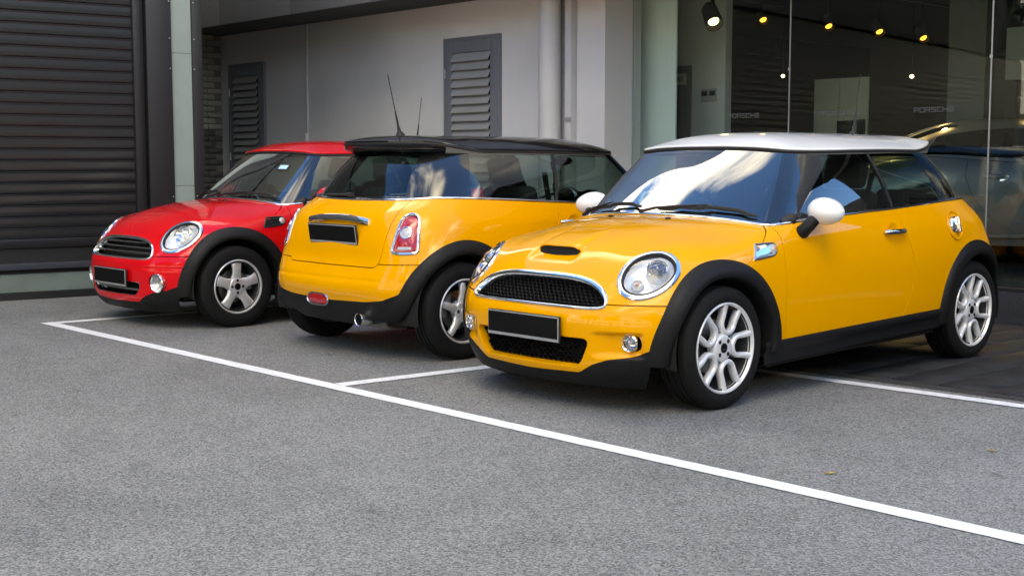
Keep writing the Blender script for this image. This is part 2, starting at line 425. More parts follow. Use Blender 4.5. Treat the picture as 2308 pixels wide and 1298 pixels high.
def rbox_shape(y, z, hy, z0, z1, r):
    y = y / (1 - .17 * (z1 - z) / (z1 - z0))
    zc, hz = (z0 + z1) / 2, (z1 - z0) / 2
    dx, dz = abs(y) - (hy - r), abs(z - zc) - (hz - r)
    return r - np.where((dx > 0) & (dz > 0), np.hypot(dx, dz), np.maximum(dx, dz))
HL_C = np.array([1.596, .603, .690]); HL_N = np.array([.66, .50, .56]); HL_N = HL_N / np.linalg.norm(HL_N)
HL_E1 = np.cross((0, 0, 1), HL_N); HL_E1 /= np.linalg.norm(HL_E1); HL_E2 = np.cross(HL_N, HL_E1)
HL_A, HL_B, HL_T = .163, .122, R(40)
def hl_uv(P):
    d = P - HL_C; u, v = d @ HL_E1, d @ HL_E2; c, s = math.cos(HL_T), math.sin(HL_T)
    return (u * c + v * s) / HL_A, (-u * s + v * c) / HL_B
def hl_pt(r, a):
    p, q = r * HL_A * math.cos(a), r * HL_B * math.sin(a); c, s = math.cos(HL_T), math.sin(HL_T)
    return HL_C + HL_E1 * (p * c - q * s) + HL_E2 * (p * s + q * c)
TL_N = np.array([-.80, .60, .10]); TL_N = TL_N / np.linalg.norm(TL_N)
TL_E1 = np.cross((0, 0, 1), TL_N); TL_E1 /= np.linalg.norm(TL_E1); TL_E2 = np.cross(TL_N, TL_E1)
TL_C = np.array([-1.580, .636, .790])
def tl_outline(n=64, grow=0.0):
    # half-round top, broad foot; u grows towards the tailgate
    base = [(-.088, -.112), (-.05, -.122), (.03, -.124), (.072, -.112), (.074, -.085), (.058, -.02), (.042, .045), (.022, .094), (-.012, .122), (-.055, .124), (-.083, .098), (-.091, .05), (-.092, -.03), (-.094, -.09)]
    P = np.array(base); P = np.vstack([P, P[:3]]); t = np.arange(len(P)); s = np.linspace(1, len(P) - 2, n, endpoint=False)
    Q = spline_mat(t.astype(float), s) @ P
    return Q * (1 + grow / .1)
def inpoly(u, v, Q):
    """signed: >0 inside, distance-like"""
    P = np.stack([u, v], 1); ins = np.zeros(len(P), bool); dmin = np.full(len(P), 9.)
    n = len(Q)
    for i in range(n):
        a, b = Q[i], Q[(i + 1) % n]
        c = ((a[1] > P[:, 1]) != (b[1] > P[:, 1])) & (P[:, 0] < (b[0] - a[0]) * (P[:, 1] - a[1]) / (b[1] - a[1] + 1e-15) + a[0]); ins ^= c
        ab = b - a; t = np.clip(((P - a) @ ab) / (ab @ ab + 1e-15), 0, 1); d = np.linalg.norm(P - a - t[:, None] * ab, axis=1); dmin = np.minimum(dmin, d)
    return np.where(ins, dmin, -dmin)
def arch_moulding(T, xc, a0, a1, n=56):
    """wide black wheel-arch moulding that follows the flank"""
    V = []; prof_r = [RAO, RAO - .004, RAO - .022, RAO - .05, RAO - .072, RAO - .084, RAO - .090, RAO - .090]
    prof_b = [.000, .007, .013, .018, .021, .017, .004, -.09]
    m = len(prof_r)
    for k in range(n + 1):
        a = a0 + (a1 - a0) * k / n; lastb = None
        for j in range(m):
            r = prof_r[j]; x = xc + r * math.cos(a); z = WZ + r * math.sin(a) / .985
            rr = max(r, RAO - .05); xo, zo = xc + rr * math.cos(a), WZ + rr * math.sin(a) / .985
            h = shoot(T, (xo, 2.0, max(zo, .17)), (0, -1, 0))
            if h is not None: y, nn = h[0][1], h[1]
            lim = .842
            yb = min(y + prof_b[j] + (.010 if j > 1 else 0), lim + (.0 if j < 6 else 0))
            V.append((x, yb if j < m - 1 else yb - .0, z))
    F = []
    for k in range(n):
        for j in range(m - 1): F.append([k * m + j, (k + 1) * m + j, (k + 1) * m + j + 1, k * m + j + 1])
    return Geo(V, F)
def patch(T, c, e1, e2, nrm, outline_r, nr=10, na=48, bulge=0.0, lift=0.0):
    """fan patch over an outline: outline_r(a)->(u,v); shot onto the body along the normal, domed by bulge"""
    V = []; F = []
    for i in range(nr + 1):
        r = i / nr
        for k in range(na):
            u, v = outline_r(2 * math.pi * k / na); p = c + e1 * u * r + e2 * v * r
            h = shoot(T, p + nrm * .5, -nrm); q = h[0] if h else p
            V.append(q + nrm * (bulge * (1 - r * r) + lift))
    for i in range(nr):
        for k in range(na):
            k2 = (k + 1) % na; f = [i * na + k, i * na + k2, (i + 1) * na + k2, (i + 1) * na + k]
            F.append(f if i else f[2:] + [0])
    return Geo(V, F)
# ------------------------------------------------------------------ ground
def asphalt():
    m = bpy.data.materials.new('asphalt'); m.use_nodes = True; nt = m.node_tree; b = nt.nodes['Principled BSDF']; L = nt.links
    t = nt.nodes.new('ShaderNodeTexCoord')
    def noise(sc, det=4, ro=.6):
        n = nt.nodes.new('ShaderNodeTexNoise'); n.inputs['Scale'].default_value = sc; n.inputs['Detail'].default_value = det; n.inputs['Roughness'].default_value = ro
        L.new(t.outputs['Object'], n.inputs['Vector']); return n.outputs['Fac']
    vo = nt.nodes.new('ShaderNodeTexVoronoi'); vo.inputs['Scale'].default_value = 145; L.new(t.outputs['Object'], vo.inputs['Vector'])
    sp = nt.nodes.new('ShaderNodeSeparateColor'); L.new(vo.outputs['Color'], sp.inputs[0])
    def mathn(op, a, b_):
        n = nt.nodes.new('ShaderNodeMath'); n.operation = op
        for i, v in enumerate((a, b_)):
            if isinstance(v, (int, float)): n.inputs[i].default_value = v
            else: L.new(v, n.inputs[i])
        return n.outputs[0]
    big = noise(.55, 5, .55); mid = noise(3.5, 6, .65); fine = noise(170, 2, .5)
    f = mathn('ADD', mathn('MULTIPLY', sp.outputs[0], .45), mathn('MULTIPLY', fine, .40))
    f = mathn('ADD', f, mathn('MULTIPLY', mid, .16)); f = mathn('ADD', f, mathn('MULTIPLY', big, .20))
    r = nt.nodes.new('ShaderNodeValToRGB'); L.new(f, r.inputs[0]); e = r.color_ramp.elements
    e[0].position = .325; e[0].color = (.065, .065, .065, 1); e[1].position = .945; e[1].color = (.37, .366, .36, 1)
    k = e.new(.605); k.color = (.205, .204, .201, 1)
    st = noise(.9, 6, .62); sr = nt.nodes.new('ShaderNodeValToRGB'); L.new(st, sr.inputs[0]); sr.color_ramp.elements[0].position = .34; sr.color_ramp.elements[0].color = (.86, .86, .86, 1); sr.color_ramp.elements[1].position = .50; sr.color_ramp.elements[1].color = (1, 1, 1, 1)
    sp2 = noise(7.0, 3, .5); s2 = nt.nodes.new('ShaderNodeValToRGB'); L.new(sp2, s2.inputs[0]); s2.color_ramp.elements[0].position = .24; s2.color_ramp.elements[0].color = (.70, .70, .70, 1); s2.color_ramp.elements[1].position = .33; s2.color_ramp.elements[1].color = (1, 1, 1, 1)
    m1 = nt.nodes.new('ShaderNodeMixRGB'); m1.blend_type = 'MULTIPLY'; m1.inputs[0].default_value = 1; L.new(r.outputs[0], m1.inputs[1]); L.new(sr.outputs[0], m1.inputs[2])
    m2 = nt.nodes.new('ShaderNodeMixRGB'); m2.blend_type = 'MULTIPLY'; m2.inputs[0].default_value = 1; L.new(m1.outputs[0], m2.inputs[1]); L.new(s2.outputs[0], m2.inputs[2])
    L.new(m2.outputs[0], b.inputs['Base Color']); b.inputs['Roughness'].default_value = .82; b.inputs['Specular IOR Level'].default_value = .35
    bp = nt.nodes.new('ShaderNodeBump'); bp.inputs['Strength'].default_value = .75; bp.inputs['Distance'].default_value = .006
    hgt = mathn('ADD', mathn('MULTIPLY', vo.outputs['Distance'], -1.0), mathn('MULTIPLY', fine, .6)); L.new(hgt, bp.inputs['Height']); L.new(bp.outputs[0], b.inputs['Normal'])
    return m
M_ASPH = asphalt()
tag(put('ground', Geo([(-90, -90, 0), (90, -90, 0), (90, 90, 0), (-90, 90, 0)], [[0, 1, 2, 3]]), M_ASPH, smooth=False), kind='structure')
M_LINE = mat('line_paint', (.78, .78, .79), .7, var=.08, vscale=14, bump=.35, bscale=240)
def wear(m):
    nt = m.node_tree; b = nt.nodes['Principled BSDF']; src = b.inputs['Base Color'].links[0].from_socket; t = nt.nodes.new('ShaderNodeTexCoord')
    n = nt.nodes.new('ShaderNodeTexNoise'); n.inputs['Scale'].default_value = 120; n.inputs['Detail'].default_value = 3; nt.links.new(t.outputs['Object'], n.inputs['Vector'])
    n2 = nt.nodes.new('ShaderNodeTexNoise'); n2.inputs['Scale'].default_value = 2.2; n2.inputs['Detail'].default_value = 4; nt.links.new(t.outputs['Object'], n2.inputs['Vector'])
    a = nt.nodes.new('ShaderNodeMath'); a.operation = 'MULTIPLY_ADD'; a.inputs[1].default_value = .45; nt.links.new(n2.outputs['Fac'], a.inputs[0]); nt.links.new(n.outputs['Fac'], a.inputs[2])
    r = nt.nodes.new('ShaderNodeValToRGB'); r.color_ramp.elements[0].position = .50; r.color_ramp.elements[1].position = .56; nt.links.new(a.outputs[0], r.inputs[0])
    x = nt.nodes.new('ShaderNodeMixRGB'); nt.links.new(r.outputs[0], x.inputs[0]); x.inputs[1].default_value = (.34, .34, .345, 1); nt.links.new(src, x.inputs[2]); nt.links.new(x.outputs[0], b.inputs['Base Color'])
wear(M_LINE)
def stripe(p, q, w, z=.004, seg=90):
    """painted stripe with a faintly ragged edge"""
    p, q = np.array(p), np.array(q); d = q - p; d = d / np.linalg.norm(d); o = np.array([-d[1], d[0]]) * w / 2; V = []
    for k in range(seg + 1):
        c = p + (q - p) * k / seg; a = 1 + random.uniform(-.035, .035); b = 1 + random.uniform(-.035, .035)
        V += [(*(c + o * a), z), (*(c - o * b), z)]
    return tag(put('bay_line', Geo(V, [[2 * k, 2 * k + 1, 2 * k + 3, 2 * k + 2] for k in range(seg)]), M_LINE, smooth=False), kind='structure')
stripe((-9.62, 4.000), (4.5, 4.000), .100, .004, 400)
stripe((-9.555, 4.052), (-9.38, 6.35), .105, .0044)
stripe((-5.815, 4.052), (-5.64, 6.20), .105, .0044)
stripe((-5.60, 6.11), (-3.6, 6.20), .095, .0044); stripe((-3.6, 6.20), (-1.0, 6.30), .098, .0048)
M_SLATE = mat('slate_tile', (.030, .031, .036), .6, spec=.2, var=.35, vscale=5, bump=.15, bscale=35)
M_GROUT = mat('grout', (.20, .19, .175), .9, var=.2, vscale=30)
apron = tag(put('apron', Geo([(-5.56, 6.36, .002), (3, 6.62, .002), (3, 9.40, .002), (-5.56, 9.40, .002)], [[0, 1, 2, 3]]), M_GROUT, smooth=False), kind='structure')
rub_ = mat('gravel_edge', (.035, .035, .035), .95, var=.7, vscale=60, bump=.6, bscale=120)
tag(put('drain_edge', Geo([(-5.56, 6.285, .003), (3, 6.555, .003), (3, 6.665, .003), (-5.56, 6.395, .003)], [[0, 1, 2, 3]]), rub_, smooth=False), kind='structure')
tile_me = {}
for i in range(20):
    x0 = -5.56 + i * .285; off = (i % 3) * .227
    y = 6.40 + (x0 + 5.56) * .03 - .68 + off
    while y < 9.38:
        a, b_ = max(y, 6.40 + (x0 + 5.56) * .031), min(y + .68, 9.39)
        if b_ - a > .05:
            k = (round(a - y, 3), round(b_ - a, 3))
            if k not in tile_me: tile_me[k] = box(.279, b_ - a - .006, .012, (0, 0, 0), .0015, 1).mesh('tile')
            me = tile_me[k]
            if not me.materials: me.materials.append(M_SLATE)
            o = bpy.data.objects.new('tile', me); COL.objects.link(o); o.location = (x0 + .1425, (a + b_) / 2, .0025); o.parent = apron
        y += .68
# ------------------------------------------------------------------ showroom building
M_RENDER = mat('grey_render', (.64, .635, .635), .75, var=.06, vscale=1.0, bump=.04, bscale=160)
M_PANEL = mat('fascia_panel', (.20, .205, .22), .32, metal=.3, var=.04, vscale=2)
M_FRAME = mat('dark_frame', (.02, .02, .023), .4)
M_DOORG = mat('louvre_paint', (.16, .175, .195), .45, var=.06, vscale=6)
M_SLAT2 = mat('louvre_slat', (.29, .29, .295), .5, var=.05, vscale=5)
M_PIPE = mat('pipe_paint', (.53, .525, .53), .45, var=.05, vscale=3)
M_PLINTH = mat('plinth_granite', (.045, .047, .055), .35, var=.3, vscale=40)
M_SHOP = glass('shop_glass', (.90, .95, .93), 1.5, boost=.8)
M_STEEL = mat('joint_steel', (.42, .43, .44), .4, metal=.6)
bld = empty('showroom_building', (-8.5, 9.49, 0)); tag(bld, 'grey rendered showroom building with frameless shop window behind the cars', 'building')
def B(nm, g, m, par=bld, **k):
    o = put(nm, g.xf(Matrix.Translation((8.5, -9.49, 0))), m, par, **k); return o
B('wall', boxb(-15.9, -8.567, 9.10, 9.60, 0, 2.98), M_RENDER, smooth=False)
B('wall_step', boxb(-8.905, -8.567, 9.085, 9.0995, 0, 2.975), M_RENDER, smooth=False)
for i in range(9):      # fascia panels of the canopy with open joints
    xr = -14.79 + .40 - 1.592 * (1 - i) + .0; x0, x1 = -14.401 + 1.592 * (i - 1) + .007, -14.401 + 1.592 * i - .007
    x0 = x0 if i else -16.2
    B('fascia_panel', boxb(x0, x1, 8.30, 8.33, 2.915, 3.75, .003), M_PANEL)
B('fascia_backing', boxb(-16.1, -2.25, 8.335, 8.36, 2.93, 3.75), M_STEEL, smooth=False)
B('soffit', boxb(-16.1, -2.25, 8.37, 9.095, 2.925, 2.97), mat('soffit_paint', (.05, .05, .052), .7), smooth=False)
B('soffit_over_alley', boxb(-15.9, -8.567, 9.605, 12.0, 2.93, 2.97), MATS['soffit_paint'], smooth=False)
B('upper_wall', boxb(-16.4, -2.2, 9.10, 20, 3.05, 15.5), M_RENDER, smooth=False)
B('upper_band', boxb(-16.4, -2.25, 8.34, 9.09, 3.76, 15.4), M_PANEL, smooth=False)
B('plinth', boxb(-8.56, -2.2, 9.44, 9.60, 0, .233, .004), M_PLINTH)
B('sill_rail', boxb(-8.56, -2.2, 9.47, 9.53, .234, .262), M_FRAME, smooth=False)
B('edge_trim', boxb(-8.566, -8.556, 9.470, 9.4845, .24, 2.97), M_STEEL, smooth=False)
for k in range(3):
    x0 = -8.555 + k * 1.8575 if k else -8.555; x0 = -8.585 + k * 1.8575; x1 = x0 + 1.8575
    x0 = max(x0, -8.55)
    B('glass_pane', boxb(x0 + .004, x1 - .004, 9.485, 9.497, .263, 3.0), M_SHOP, smooth=False)
    B('glass_joint', boxb(x1 - .006, x1 + .006, 9.478, 9.4845, .263, 3.0), M_STEEL, smooth=False)
    B('clip', boxb(x1 - .012, x1 + .012, 9.470, 9.4775, 2.02, 2.045), M_STEEL, smooth=False)
# interior shell
M_INW = mat('interior_wall', (.62, .63, .60), .8, var=.05, vscale=2)
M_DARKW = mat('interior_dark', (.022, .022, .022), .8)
B('showroom_floor', boxb(-11.5, -2.5, 9.61, 19, .24, .300), mat('floor_dark_tile', (.05, .052, .055), .18), smooth=False)
B('showroom_ceiling', boxb(-11.5, -2.5, 9.61, 19, 2.985, 3.04), M_DARKW, smooth=False)
B('back_wall', boxb(-11.5, -2.5, 18, 18.2, .31, 2.98), M_DARKW, smooth=False)
B('end_wall', boxb(-3.0, -2.2, 9.45, 18.2, .0, 3.04), M_DARKW, smooth=False)
B('far_end_wall', boxb(-11.5, -11.2, 9.62, 17.9, .31, 2.98), M_DARKW, smooth=False)
B('frosted_partition', boxb(-8.94, -8.27, 9.78, 9.80, .301, 2.98), mat('frosted_glass_green', (.86, .93, .89), .3, coat=.3, var=.04, vscale=1.5), smooth=False)
B('store_wall', boxb(-9.4, -8.23, 10.50, 10.60, .301, 2.98), M_INW, smooth=False)
B('store_door', boxb(-8.98, -8.66, 10.475, 10.499, .301, 2.22, .003), mat('store_door_paint', (.13, .135, .135), .5))
B('column', boxb(-6.40, -6.02, 11.6, 12.0, .301, 2.98), mat('column_paint', (.10, .11, .105), .6), smooth=False)
for x0, x1 in ((-8.87, -8.535), (-8.525, -8.15)): B('display_panel', boxb(x0, x1, 13.0, 13.03, .302, 2.19, .003), mat('display_white', (.85, .92, .88), .5), smooth=False)
for x0, x1, z1 in ((-8.53, -8.33, 1.70), (-8.27, -8.17, 1.71)): B('display_cutout', boxb(x0, x1, 12.97, 12.995, .6, z1), mat('display_dark', (.02, .04, .035), .3), smooth=False)
B('side_room_wall', boxb(-7.3, -5.2, 14.0, 14.1, .301, 2.72), mat('side_room_paint', (.7, .76, .74), .7), smooth=False)
for x in (-6.62, -6.35): B('side_room_door', boxb(x, x + .26, 13.97, 13.995, .302, 2.05, .003), mat('side_room_door_paint', (.22, .25, .25), .5))
# louvred doors
def louvre_door(x0, x1, ztop):
    z0 = .05; d = B('louvre_door', boxb(x0, x1, 9.085, 9.0985, z0, ztop), M_VOID, smooth=False); T = Matrix.Translation((8.5, -9.49, 0))
    def P(nm, g, m): return put(nm, g.xf(T), m, d)
    fw = .035; st = .115
    P('frame', boxb(x0 - fw, x0, 9.060, 9.0985, z0, ztop + fw, .004), M_DOORG); P('frame', boxb(x1, x1 + fw, 9.060, 9.0985, z0, ztop + fw, .004), M_DOORG)
    P('frame', boxb(x0 + .001, x1 - .001, 9.060, 9.0985, ztop, ztop + fw, .004), M_DOORG)
    P('stile', boxb(x0 + .002, x0 + st, 9.065, 9.084, z0, ztop - .002, .002), M_DOORG); P('stile', boxb(x1 - st, x1 - .002, 9.065, 9.084, z0, ztop - .002, .002), M_DOORG)
    P('top_rail', boxb(x0 + st + .001, x1 - st - .001, 9.065, 9.084, ztop - .13, ztop - .002, .002), M_DOORG)
    z = ztop - .215; sl = None
    while z > .2:
        xa, xb = x0 + st + .001, x1 - st - .001
        V = [(xa, 9.035, z - .012), (xb, 9.035, z - .012), (xb, 9.035, z + .002), (xa, 9.035, z + .002), (xa, 9.083, z + .082), (xb, 9.083, z + .082), (xb, 9.083, z + .070), (xa, 9.083, z + .070)]
        F = [[0, 1, 2, 3], [3, 2, 5, 4], [4, 5, 6, 7], [7, 6, 1, 0], [0, 3, 4, 7], [1, 6, 5, 2]]
        if sl is None: sl = P('slat', Geo(V, F), M_SLAT2); zr = z
        else:
            o = bpy.data.objects.new('slat', sl.data); COL.objects.link(o); o.parent = d; o.location = (0, 0, z - zr)
        z -= .0905
    for zz in (ztop - .34, 1.3):
        P('hinge', fix(tube([(x0 - .002, 9.055, zz - .05), (x0 - .002, 9.055, zz + .05)], .010, 8)), M_STEEL)
louvre_door(-10.925, -10.085, 2.52); louvre_door(-15.48, -14.66, 2.49)
# pipes on the wall
def pipe(nm, x, y, r, z0, z1, label, m=M_PIPE):
    o = put(nm, fix(lathe([(0, z0), (r, z0), (r, z1), (0, z1)], 28, 'z')).xf(Matrix.Translation((x, y, 0))), m); tag(o, label, 'pipe'); return o
p1 = pipe('downpipe', -9.19, 8.955, .112, 0, 2.92, 'thick grey vertical downpipe right of the louvred door')
p2 = pipe('conduit_pipe', -13.62, 9.07, .018, 1.58, 2.92, 'thin pale conduit pipe running up the wall between the two louvred doors')
put('sleeve', fix(lathe([(.0, .3), (.036, .3), (.036, 1.579), (.0, 1.579)], 16, 'z')).xf(Matrix.Translation((-13.62, 9.05, 0))), M_PIPE, p2)
dk = put('duct', boxb(-9.035, -8.955, 9.01, 9.098, 0, 2.92, .004), M_PIPE); tag(dk, 'slim square grey duct beside the thick downpipe', 'duct')
put('bracket', boxb(-9.045, -8.945, 9.004, 9.0095, 1.62, 1.66), M_STEEL, dk)
# alley end wall of brick
M_BRC = mat('brick_cream', (.27, .27, .222), .8, var=.15, vscale=20); M_BRD = mat('brick_dark', (.07, .07, .068), .8, var=.2, vscale=20)
bw = tag(put('brick_wall', boxb(-16.2, -15.76, 4.0, 9.095, 0, 4.5), mat('mortar', (.15, .147, .118), .9), smooth=False), 'brick wall closing the alley, cream above and dark below', 'wall')
bm_c = box(.022, .208, .068, (0, 0, 0), .003, 1).mesh('brick'); bm_c.materials.append(M_BRC); bm_d = box(.022, .208, .068, (0, 0, 0), .003, 1).mesh('brick'); bm_d.materials.append(M_BRD)
for r_ in range(37):
    z = .10 + r_ * .080
    for c_ in range(4):
        y = 9.09 - .104 - c_ * .218 - (.109 if r_ % 2 else 0)
        if y - .1 < 8.3: continue
        o = bpy.data.objects.new('brick', bm_c if z > 1.66 else bm_d); COL.objects.link(o); o.parent = bw; o.location = (-15.748 + random.uniform(-.002, .002), y, z)
# ------------------------------------------------------------------ shuttered building on the left
SHM = Matrix.Translation((-11.42, 4.33, 0)) @ Matrix.Rotation(R(81.5), 4, 'Z')
shb = empty('shuttered_building'); shb.matrix_world = SHM; tag(shb, 'dark building with a large closed roller shutter left of the red car', 'building')
M_SHUT = mat('shutter_paint', (.017, .018, .020), .30, coat=.25, coat_rough=.18); M_SHBK = mat('shutter_black', (.010, .010, .011), .5)
M_SHBL = mat('shutter_bar', (.045, .048, .062), .32)
M_FROST = mat('frosted_strip', (.28, .345, .315), .35, var=.06, vscale=3)
def SB(nm, g, m, par=shb, **k): return put(nm, g, m, par, **k)
SB('mass', boxb(-13, 1.92, .16, 6, 0, 6.0), M_SHBK, smooth=False)
slm = None
for k in range(28):
    z = .540 + k * .1010
    if slm is None:
        pr = [(.0, .002), (-.009, .004), (-.0115, .012), (-.012, .045), (-.0115, .080), (-.015, .086), (-.0155, .093), (-.012, .096), (.0, .0975)]
        V = [(x, y + .06, zz) for x in (-12.9, 1.262) for y, zz in pr]; n = len(pr)
        g = Geo(V, [[i, i + 1, n + i + 1, n + i][::-1] for i in range(n - 1)]); so_ = SB('slat', g, M_SHUT, angle=30); so_.location = (0, 0, z); slm = so_.data
    else:
        o = bpy.data.objects.new('slat', slm); COL.objects.link(o); o.parent = shb; o.location = (0, 0, z)
SB('shutter_backing', boxb(-12.9, 1.262, .075, .15, .02, 3.4), M_SHBK, smooth=False)
SB('shutter_box', boxb(-12.9, 1.28, -.02, .155, 3.42, 4.2), M_SHBK, smooth=False)
SB('bottom_bar', boxb(-12.9, 1.262, .030, .074, .462, .538, .004), M_SHUT)
SB('threshold_bar', boxb(-12.9, 1.262, .000, .074, .268, .322, .006), M_SHBL)
SB('frosted_strip', boxb(-12.9, 1.30, .035, .074, .066, .225), mat('frosted_strip_low', (.15, .19, .17), .35, var=.15, vscale=3), smooth=False)
SB('base_rail', boxb(-12.9, 1.90, -.01, .074, 0, .062), M_SHBK, smooth=False)
SB('guide_rail', boxb(1.264, 1.325, .0, .155, .063, 4.2, .004), M_FRAME); SB('guide_groove', boxb(1.327, 1.385, .09, .155, .063, 4.2), M_SHBK, smooth=False)
SB('column', boxb(1.387, 1.625, .0, .155, .063, 4.2, .004), M_FRAME)
for z0, z1 in ((.063, 1.0), (1.004, 2.245), (2.249, 4.2)): SB('frosted_panel', boxb(1.628, 1.822, .02, .155, z0, z1), M_FROST, smooth=False)
SB('end_column', boxb(1.825, 1.918, -.012, .155, .063, 4.2, .004), M_FRAME)
for z in (.9, 2.1, 2.38, 2.72):
    for s_ in (1.606, 1.838): SB('screw', fix(lathe([(0, .004), (.006, .003), (.007, 0)], 10, 'y')).xf(Matrix.Translation((s_, -.016 if s_ > 1.7 else -.003, z)) @ Matrix.Rotation(math.pi, 4, 'X')), M_STEEL)
# ------------------------------------------------------------------ lettering and signs
def text(nm, body_, x, y, z, width, height, m, parent=None, thick=.001, spacing=1.0):
    cu = bpy.data.curves.new(nm, 'FONT'); cu.body = body_; cu.extrude = thick; cu.align_x = 'CENTER'; cu.align_y = 'CENTER'; cu.space_character = spacing
    o = bpy.data.objects.new(nm + '_src', cu); COL.objects.link(o); dg = bpy.context.evaluated_depsgraph_get()
    me = bpy.data.meshes.new_from_object(o.evaluated_get(dg)); bpy.data.objects.remove(o); bpy.data.curves.remove(cu)
    V = np.array([v.co[:] for v in me.vertices]); lo, hi = V.min(0), V.max(0); c = (lo + hi) / 2
    for v in me.vertices: v.co = Vector(((v.co.x - c[0]) / (hi[0] - lo[0]) * width, (v.co.y - c[1]) / (hi[1] - lo[1]) * height, v.co.z))
    me.name = nm; o = link(nm, me, m, parent); o.location = (x, y, z); o.rotation_euler = (R(90), 0, 0); return o
def letters(word, x0, z0, w, h, t, y, m):
    """squared wide capitals built from strokes"""
    S = {'P': [(0, 0, 0, 1), (0, 1, 1, 1), (1, 1, 1, .45), (1, .45, 0, .45)], 'O': [(0, 0, 0, 1), (0, 1, 1, 1), (1, 1, 1, 0), (1, 0, 0, 0)],
         'R': [(0, 0, 0, 1), (0, 1, 1, 1), (1, 1, 1, .45), (1, .45, 0, .45), (.7, .45, 1, 0)], 'S': [(1, 1, 0, 1), (0, 1, 0, .52), (0, .52, 1, .52), (1, .52, 1, 0), (1, 0, 0, 0)],
         'C': [(1, 1, 0, 1), (0, 1, 0, 0), (0, 0, 1, 0)], 'H': [(0, 0, 0, 1), (1, 0, 1, 1), (0, .5, 1, .5)], 'E': [(1, 1, 0, 1), (0, 1, 0, 0), (0, 0, 1, 0), (0, .5, .95, .5)]}
    n = len(word); adv = w / n; cw = adv * .74; V = []; F = []
    for i, ch in enumerate(word):
        for x1, z1, x2, z2 in S[ch]:
            a = np.array([x0 + i * adv + x1 * cw, z0 + z1 * h]); b = np.array([x0 + i * adv + x2 * cw, z0 + z2 * h]); d = (b - a) / np.linalg.norm(b - a); a = a - d * t / 2; b = b + d * t / 2; o = np.array([-d[1], d[0]]) * t / 2
            k = len(V); V += [(p[0], y, p[1]) for p in (a + o, b + o, b - o, a - o)]; F.append([k, k + 1, k + 2, k + 3])
    return Geo(V, F)
M_LET = mat('vinyl_grey', (.17, .175, .175), .6)
for k, (x0, lb) in enumerate(((-7.39, 'faint grey maker lettering on the shop window, leftmost of three'), (-6.447, 'grey maker lettering on the shop window, the middle of three'), (-5.516, 'grey maker lettering on the shop window, rightmost of three'))):
    o = put('window_lettering', letters('PORSCHE', x0, 1.625, .352, .034, .0065, 9.4835, M_LET), M_LET, smooth=False); tag(o, lb, 'lettering', 'maker lettering on the shop window')
sg = tag(put('door_sign', box(.30, .012, .115, (0, 0, 0), .002).xf(Matrix.Translation((-8.86, 10.462, 2.082))), mat('sign_brushed', (.62, .60, .50), .35, metal=.3)), 'small pale plaque on the inner wall behind the window, lettered STORE', 'sign')
text('sign_text', 'STORE', -8.86, 10.4545, 2.082, .23, .052, M_RUB, None).parent = sg
swp = tag(put('switch_plate', box(.20, .012, .13, (0, 0, 0), .003).xf(Matrix.Translation((-8.435, 10.493, 1.905))), mat('switch_plastic', (.36, .37, .35), .5)), 'pale double switch plate on the inner wall behind the window', 'switch')
for s_ in (-.05, .05): put('rocker', box(.07, .008, .05, (0, 0, 0), .002).xf(Matrix.Translation((-8.435 + s_, 10.485, 1.925))), M_FRAME, swp)
cab = tag(put('display_cabinet', boxb(-6.75, -6.2, 12.6, 13.1, .301, 2.05, .006), M_SHBK), 'tall black display cabinet standing inside the showroom', 'cabinet')
scr = tag(put('menu_stand', box(.34, .03, .50, (0, 0, 0), .008).xf(Matrix.Translation((-5.93, 12.4, 1.62)) @ Matrix.Rotation(R(-8), 4, 'X')), M_FRAME), 'black tilted display stand beyond the silver sports car', 'stand')
put('display_face', box(.27, .006, .38, (0, -.019, .0), .002).xf(Matrix.Translation((-5.93, 12.4, 1.62)) @ Matrix.Rotation(R(-8), 4, 'X')), mat('stand_face', (.05, .05, .05), .3), scr)
put('stand_post', boxb(-5.95, -5.91, 12.41, 12.45, .301, 1.40), M_FRAME, scr)
# ------------------------------------------------------------------ spot lamps in the showroom
M_BULB = mat('lamp_glow', (1, .6, .2), .4, emit=(1.0, .42, .06), estr=1.1)
M_BULBW = mat('lamp_glow_white', (1, .85, .6), .4, emit=(1.0, .80, .50), estr=1.6)
def spot(px, py, pz, label, size=1.0, hot=False, energy=10):
    s = empty('track_spotlight', (px, py, pz)); tag(s, label, 'spotlight', 'spotlights under the showroom ceiling')
    d = Vector((.62, -.42, -.66)).normalized(); q = d.to_track_quat('Z', 'Y').to_matrix().to_4x4()
    can = fix(lathe([(.0, -.13), (.030, -.13), (.050, -.09), (.055, .02), (.055, .06), (.048, .06), (.045, .03)], 24, 'z')).xf(q @ Matrix.Scale(size, 4)); put('housing', can, M_VOID, s)
    put('lamp_face', fix(lathe([(.0, .040), (.018, .038), (.034, .030)], 20, 'z')).xf(q @ Matrix.Scale(size, 4)), M_BULBW if hot else M_BULB, s)
    put('stem', tube([(0, 0, 0), (-.01 * size, .02, .09 * size), (-.01 * size, .02, 2.984 - pz)], .012 * size, 8), M_FRAME, s)
    l = bpy.data.lights.new('spot_light', 'SPOT'); l.energy = energy; l.spot_size = R(70); l.spot_blend = .6; l.color = (1, .66, .34); l.shadow_soft_size = .04
    lo = bpy.data.objects.new('spot_light', l); COL.objects.link(lo); lo.parent = s; lo.location = d * .09 * size; lo.rotation_euler = (-d).to_track_quat('Z', 'Y').to_euler()
spot(-7.95, 9.93, 2.60, 'large black spotlight with pale glowing face, nearest the window', 1.55, True)
spot(-7.60, 10.25, 2.60, 'glowing amber spotlight, second from the left above the white roof', .95)
spot(-7.50, 11.2, 2.60, 'glowing amber spotlight, third from the left above the white roof', 1.0)
spot(-7.45, 12.05, 2.60, 'glowing amber spotlight, fourth from the left above the white roof', 1.05)
